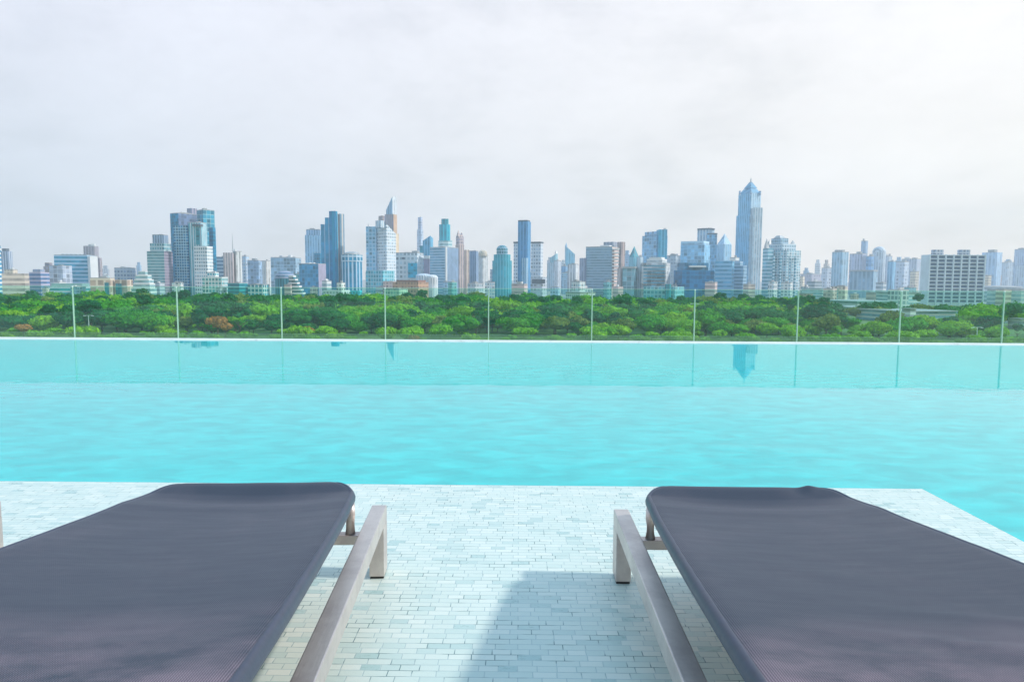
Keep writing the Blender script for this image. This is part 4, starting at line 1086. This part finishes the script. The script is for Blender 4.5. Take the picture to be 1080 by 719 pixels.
def trunk_mesh(h, r, spread):
    bm = bmesh.new()
    tube(bm, [(0, 0, 0), (.1 * r, 0, h * .35), (0, .2 * r, h * .7)], [r * 1.25, r * .9, r * .65], 8)
    for a in (0.3, 2.3, 4.4):
        tube(bm, [(0, 0, h * .55), (math.cos(a) * spread * .5, math.sin(a) * spread * .5, h * .85), (math.cos(a) * spread, math.sin(a) * spread, h * 1.15)], [r * .55, r * .4, r * .15], 6)
    me = bpy.data.meshes.new('trunk'); bm.to_mesh(me); bm.free(); me.materials.append(M['bark'])
    return me
trunks = [trunk_mesh(6.5, .5, 4.0), trunk_mesh(2.2, .18, 1.2)]
kinds = {}
def mk(kind, matk, n, R0, Hc, z0, nl, lv, ls, sp=.62):
    kinds[kind] = [crown_mesh('crown', M[matk], 100 * len(kinds) + k, R0 * (1 + .12 * (k - 1)), Hc, z0, nl + k, lv, sub=2, lsize=ls, spread=sp) for k in range(n)]
mk('dark', 'leaf_dark', 3, 9.5, 13.0, .5, 14, 1100, (.5, 1.05))
mk('mid', 'leaf_mid', 3, 10.5, 12.0, .5, 15, 1100, (.5, 1.05))
mk('light', 'leaf_light', 3, 8.5, 10.0, .3, 12, 900, (.45, .95))
mk('olive', 'leaf_olive', 3, 8.0, 11.5, 1.5, 12, 800, (.4, .9), .8)
mk('tall', 'leaf_blue', 3, 6.0, 17.0, 2.5, 13, 900, (.45, 1.0), .85)
mk('shrub', 'leaf_light', 3, 5.2, 5.2, .2, 8, 520, (.3, .75))
mk('flower', 'leaf_flower', 2, 7.0, 6.0, 4.0, 10, 800, (.45, .9))
desc = {'olive': ('park_tree', 'dull olive loose crowned tree', 'tree'), 'tall': ('park_tree', 'tall narrow blue green tree', 'tree'), 'dark': ('park_tree', 'dark blue green rounded tree', 'tree'), 'mid': ('park_tree', 'mid green broad spreading tree', 'tree'),
        'light': ('park_tree', 'bright yellow green rounded tree', 'tree'), 'shrub': ('round_shrub', 'low yellow green bush at park edge', 'bush'),
        'flower': ('flowering_tree', 'rusty orange flowering tree', 'tree')}
panel_names = ['the leftmost glass panel', 'the second glass panel from left', 'the third glass panel from left', 'the fourth glass panel from left',
               'the fifth glass panel from left', 'the sixth glass panel from left', 'the seventh glass panel from left',
               'the fourth glass panel from right', 'the third glass panel from right', 'the second glass panel from right', 'the rightmost glass panel']
def plant_tree(kind, x, y, s, row):
    nm, d, cat = desc[kind]
    t = empty(nm, (x, y, GZ), rr.uniform(0, 6.28)); t.scale = (s, s, s * rr.uniform(.88, 1.12))
    px = scr((x, y, GZ + 8))
    pi = sum(px > j for j in joint_px[1:11])
    a_, b_ = joint_px[pi], joint_px[pi + 1]
    u = (px - max(a_, 0)) / max(1.0, min(b_, 1080) - max(a_, 0))
    part = 'left end' if u < .34 else ('middle' if u < .67 else 'right end')
    where = f'behind {part} of {panel_names[pi][4:]}'
    lab = f'{d} {where}' if kind == 'shrub' else f'{d}, {row} row, {where}'
    tag(t, lab, cat, 'park bushes' if kind == 'shrub' else 'park trees beyond the pool')
    c = link(bpy.data.objects.new('crown', rr.choice(kinds[kind])), t)
    tr_ = link(bpy.data.objects.new('trunk', trunks[1 if kind == 'shrub' else 0]), t)
    return t
count = 0
occ = []
# rusty orange trees seen at x=230, x=322 and x=50
for px, py, s in ((228, 343, 1.15), (236, 344, .85), (322, 346, .9), (22, 346, .8), (104, 330, .75), (436, 352, .6)):
    Y = (H - GZ - 8) / ((py - 295) / F_PX)
    p = at(px, 295, Y); plant_tree('flower', p.x, p.y, s, 'front'); occ.append((p.x, p.y)); count += 1
# low bushes along the near edge
for i in range(120):
    px = -20 + 1120 * (i + rr.uniform(-.45, .45)) / 120
    Y = rr.uniform(380, 458)
    p = at(px, 295, Y)
    plant_tree('shrub', p.x, p.y, rr.choice([.5, .7, .9, 1.1, 1.45]) * rr.uniform(.85, 1.15), 'front'); count += 1
# nearest individual trees, then the far wood from the same jittered grid
cells = []
Yc = 462.0
while Yc < 985:
    hwid = .77 * Yc
    n = int(2 * hwid / (15.5 if Yc < 560 else 17.0))
    for i in range(n):
        x = -hwid + 2 * hwid * (i + rr.uniform(.1, .9)) / n + 6
        y = Yc + rr.uniform(-6, 6)
        px = scr((x, y, GZ))
        if px > 868 and y > 505 + 40 * noise.noise(Vector((px * .02, 0, 1))):
            if not (690 < y < 730 or 930 < y < 985 and px < 975 or 560 < y < 600 and px > 1000): continue
        if any((x - a) ** 2 + (y - b_) ** 2 < 120 for a, b_ in occ): continue
        if y > 925 + 55 * noise.noise(Vector((px * .011, 3.3, 1))): continue
        cells.append((y, x, px))
    Yc += 12.5
cells.sort()
mass = []
for y, x, px in cells:
    v = noise.noise(Vector((x * .012, y * .012, 4.2))) + rr.uniform(-.5, .5)
    if y < 520: v += .22
    kind = 'light' if v > .24 else ('mid' if v > -.05 else 'dark')
    u_ = rr.random()
    if u_ < .13: kind = 'olive'
    elif u_ < .22: kind = 'tall'
    s = rr.uniform(.60, 1.12) if rr.random() < .82 else rr.uniform(1.12, 1.42)
    if count < 299:
        plant_tree(kind, x, y, s, 'front' if y < 478 else 'second'); count += 1
    else:
        mass.append((x, y, s, kind))
# far wood: one mass of crowns
protos = []
for k in range(5): protos.append(crown_arrays(900 + k, 9.5 + .9 * k, 13.0, .5, 11, 260, sub=1, lsize=(.7, 1.5)))
tallp = crown_arrays(950, 6.0, 19.0, 2.0, 12, 260, sub=1, lsize=(.6, 1.4), spread=.85)
tint = {'olive': ((.16, .21, .035), (.26, .28, .07)), 'tall': ((.010, .13, .062), (.04, .20, .085)), 'dark': ((.008, .125, .042), (.034, .200, .036)), 'mid': ((.050, .270, .016), (.115, .350, .020)), 'light': ((.170, .400, .014), (.270, .440, .025))}
VV, LV, LT, CC = [], [], [], []
off = 0
for (x, y, s, kind) in mass:
    v, f = protos[rr.randrange(5)] if kind != 'tall' else tallp
    a = rr.uniform(0, 6.28); ca, sa = math.cos(a), math.sin(a)
    m = np.array([[ca, -sa, 0], [sa, ca, 0], [0, 0, rr.uniform(.85, 1.15)]]) * s
    VV.append(v @ m.T + np.array([x, y, GZ]))
    c1, c2 = tint[kind]; t = rr.random()
    CC.append(np.tile(np.array([c1[i] + (c2[i] - c1[i]) * t for i in range(3)] + [1.0]), (len(v), 1)))
    nt3 = sum(1 for q in f if len(q) == 3)
    fl = np.concatenate([np.array([q for q in f if len(q) == 3]).ravel(), np.array([q for q in f if len(q) == 4]).ravel()])
    LV.append(fl + off); LT.append(np.concatenate([np.full(nt3, 3), np.full(len(f) - nt3, 4)]))
    off += len(v)
VV = np.vstack(VV); LV = np.concatenate(LV); LT = np.concatenate(LT); CC = np.vstack(CC)
me = bpy.data.meshes.new('far_wood')
me.vertices.add(len(VV)); me.vertices.foreach_set('co', VV.astype(np.float32).ravel())
me.loops.add(len(LV)); me.loops.foreach_set('vertex_index', LV.astype(np.int32))
me.polygons.add(len(LT)); st = np.concatenate([[0], np.cumsum(LT)[:-1]])
me.polygons.foreach_set('loop_start', st.astype(np.int32))
me.update(calc_edges=True)
ca_ = me.attributes.new('tint', 'FLOAT_COLOR', 'POINT'); ca_.data.foreach_set('color', CC.astype(np.float32).ravel())
me.materials.append(M['leaf_mass'])
fw = link(bpy.data.objects.new('far_wood', me))
tag(fw, 'far part of the park wood, a mass of tree crowns reaching to the towers', 'wood', kind='stuff')
print('trees', count, 'mass', len(mass), 'polys', len(LT))

# park lamps and poles
def lamp(px, ytop, ybot, label, arms=True):
    Y = (H - GZ) / ((ybot + 9 - 295) / F_PX)
    p = at(px, 295, Y); zt_ = at(px, ytop, Y).z
    t = empty('lamp_post', (p.x, p.y, GZ)); tag(t, label, 'lamp post', 'lamp posts in the park')
    bm = bmesh.new(); tube(bm, [(0, 0, 0), (0, 0, (zt_ - GZ) * .5), (0, 0, zt_ - GZ)], [.28, .22, .16], 8); bm_obj('pole', bm, M['white'], t)
    for sg in (-1, 1):
        bm = bmesh.new(); tube(bm, [(0, 0, zt_ - GZ - .2), (sg * 1.6, 0, zt_ - GZ), (sg * 2.6, 0, zt_ - GZ - .1)], .12, 6); a = bm_obj('arm', bm, M['white'], t)
        bm = bmesh.new(); box(bm, sg * 2.6 - .7, sg * 2.6 + .7, -.35, .35, zt_ - GZ - .42, zt_ - GZ - .12, .05); bm_obj('lamp_head', bm, M['white'], a)
lamp(91.5, 332.5, 348, 'white twin armed lamp post among trees behind the second glass panel from left')
lamp(733.5, 320, 340, 'white twin armed lamp post behind the eighth upright of the balustrade')
lamp(1034, 345, 354, 'short white lamp post on the lawn below the white gridded block')

# ------------------------------------------------------------------ haze
bm = bmesh.new(); box(bm, -4600, 4600, -60, 3400, GZ - 1.0, 330)
hz = bm_obj('haze', bm, bpy.data.materials.new('haze'))
hz['kind'] = 'stuff'
hm = hz.data.materials[0]; hm.use_nodes = True
ht = hm.node_tree; ht.nodes.clear()
ho = ht.nodes.new('ShaderNodeOutputMaterial'); hv = ht.nodes.new('ShaderNodeVolumePrincipled')
hv.inputs['Color'].default_value = (.80, .91, 1.0, 1)
hv.inputs['Density'].default_value = 0.00015
hv.inputs['Anisotropy'].default_value = .4
ht.links.new(hv.outputs[0], ho.inputs['Volume'])
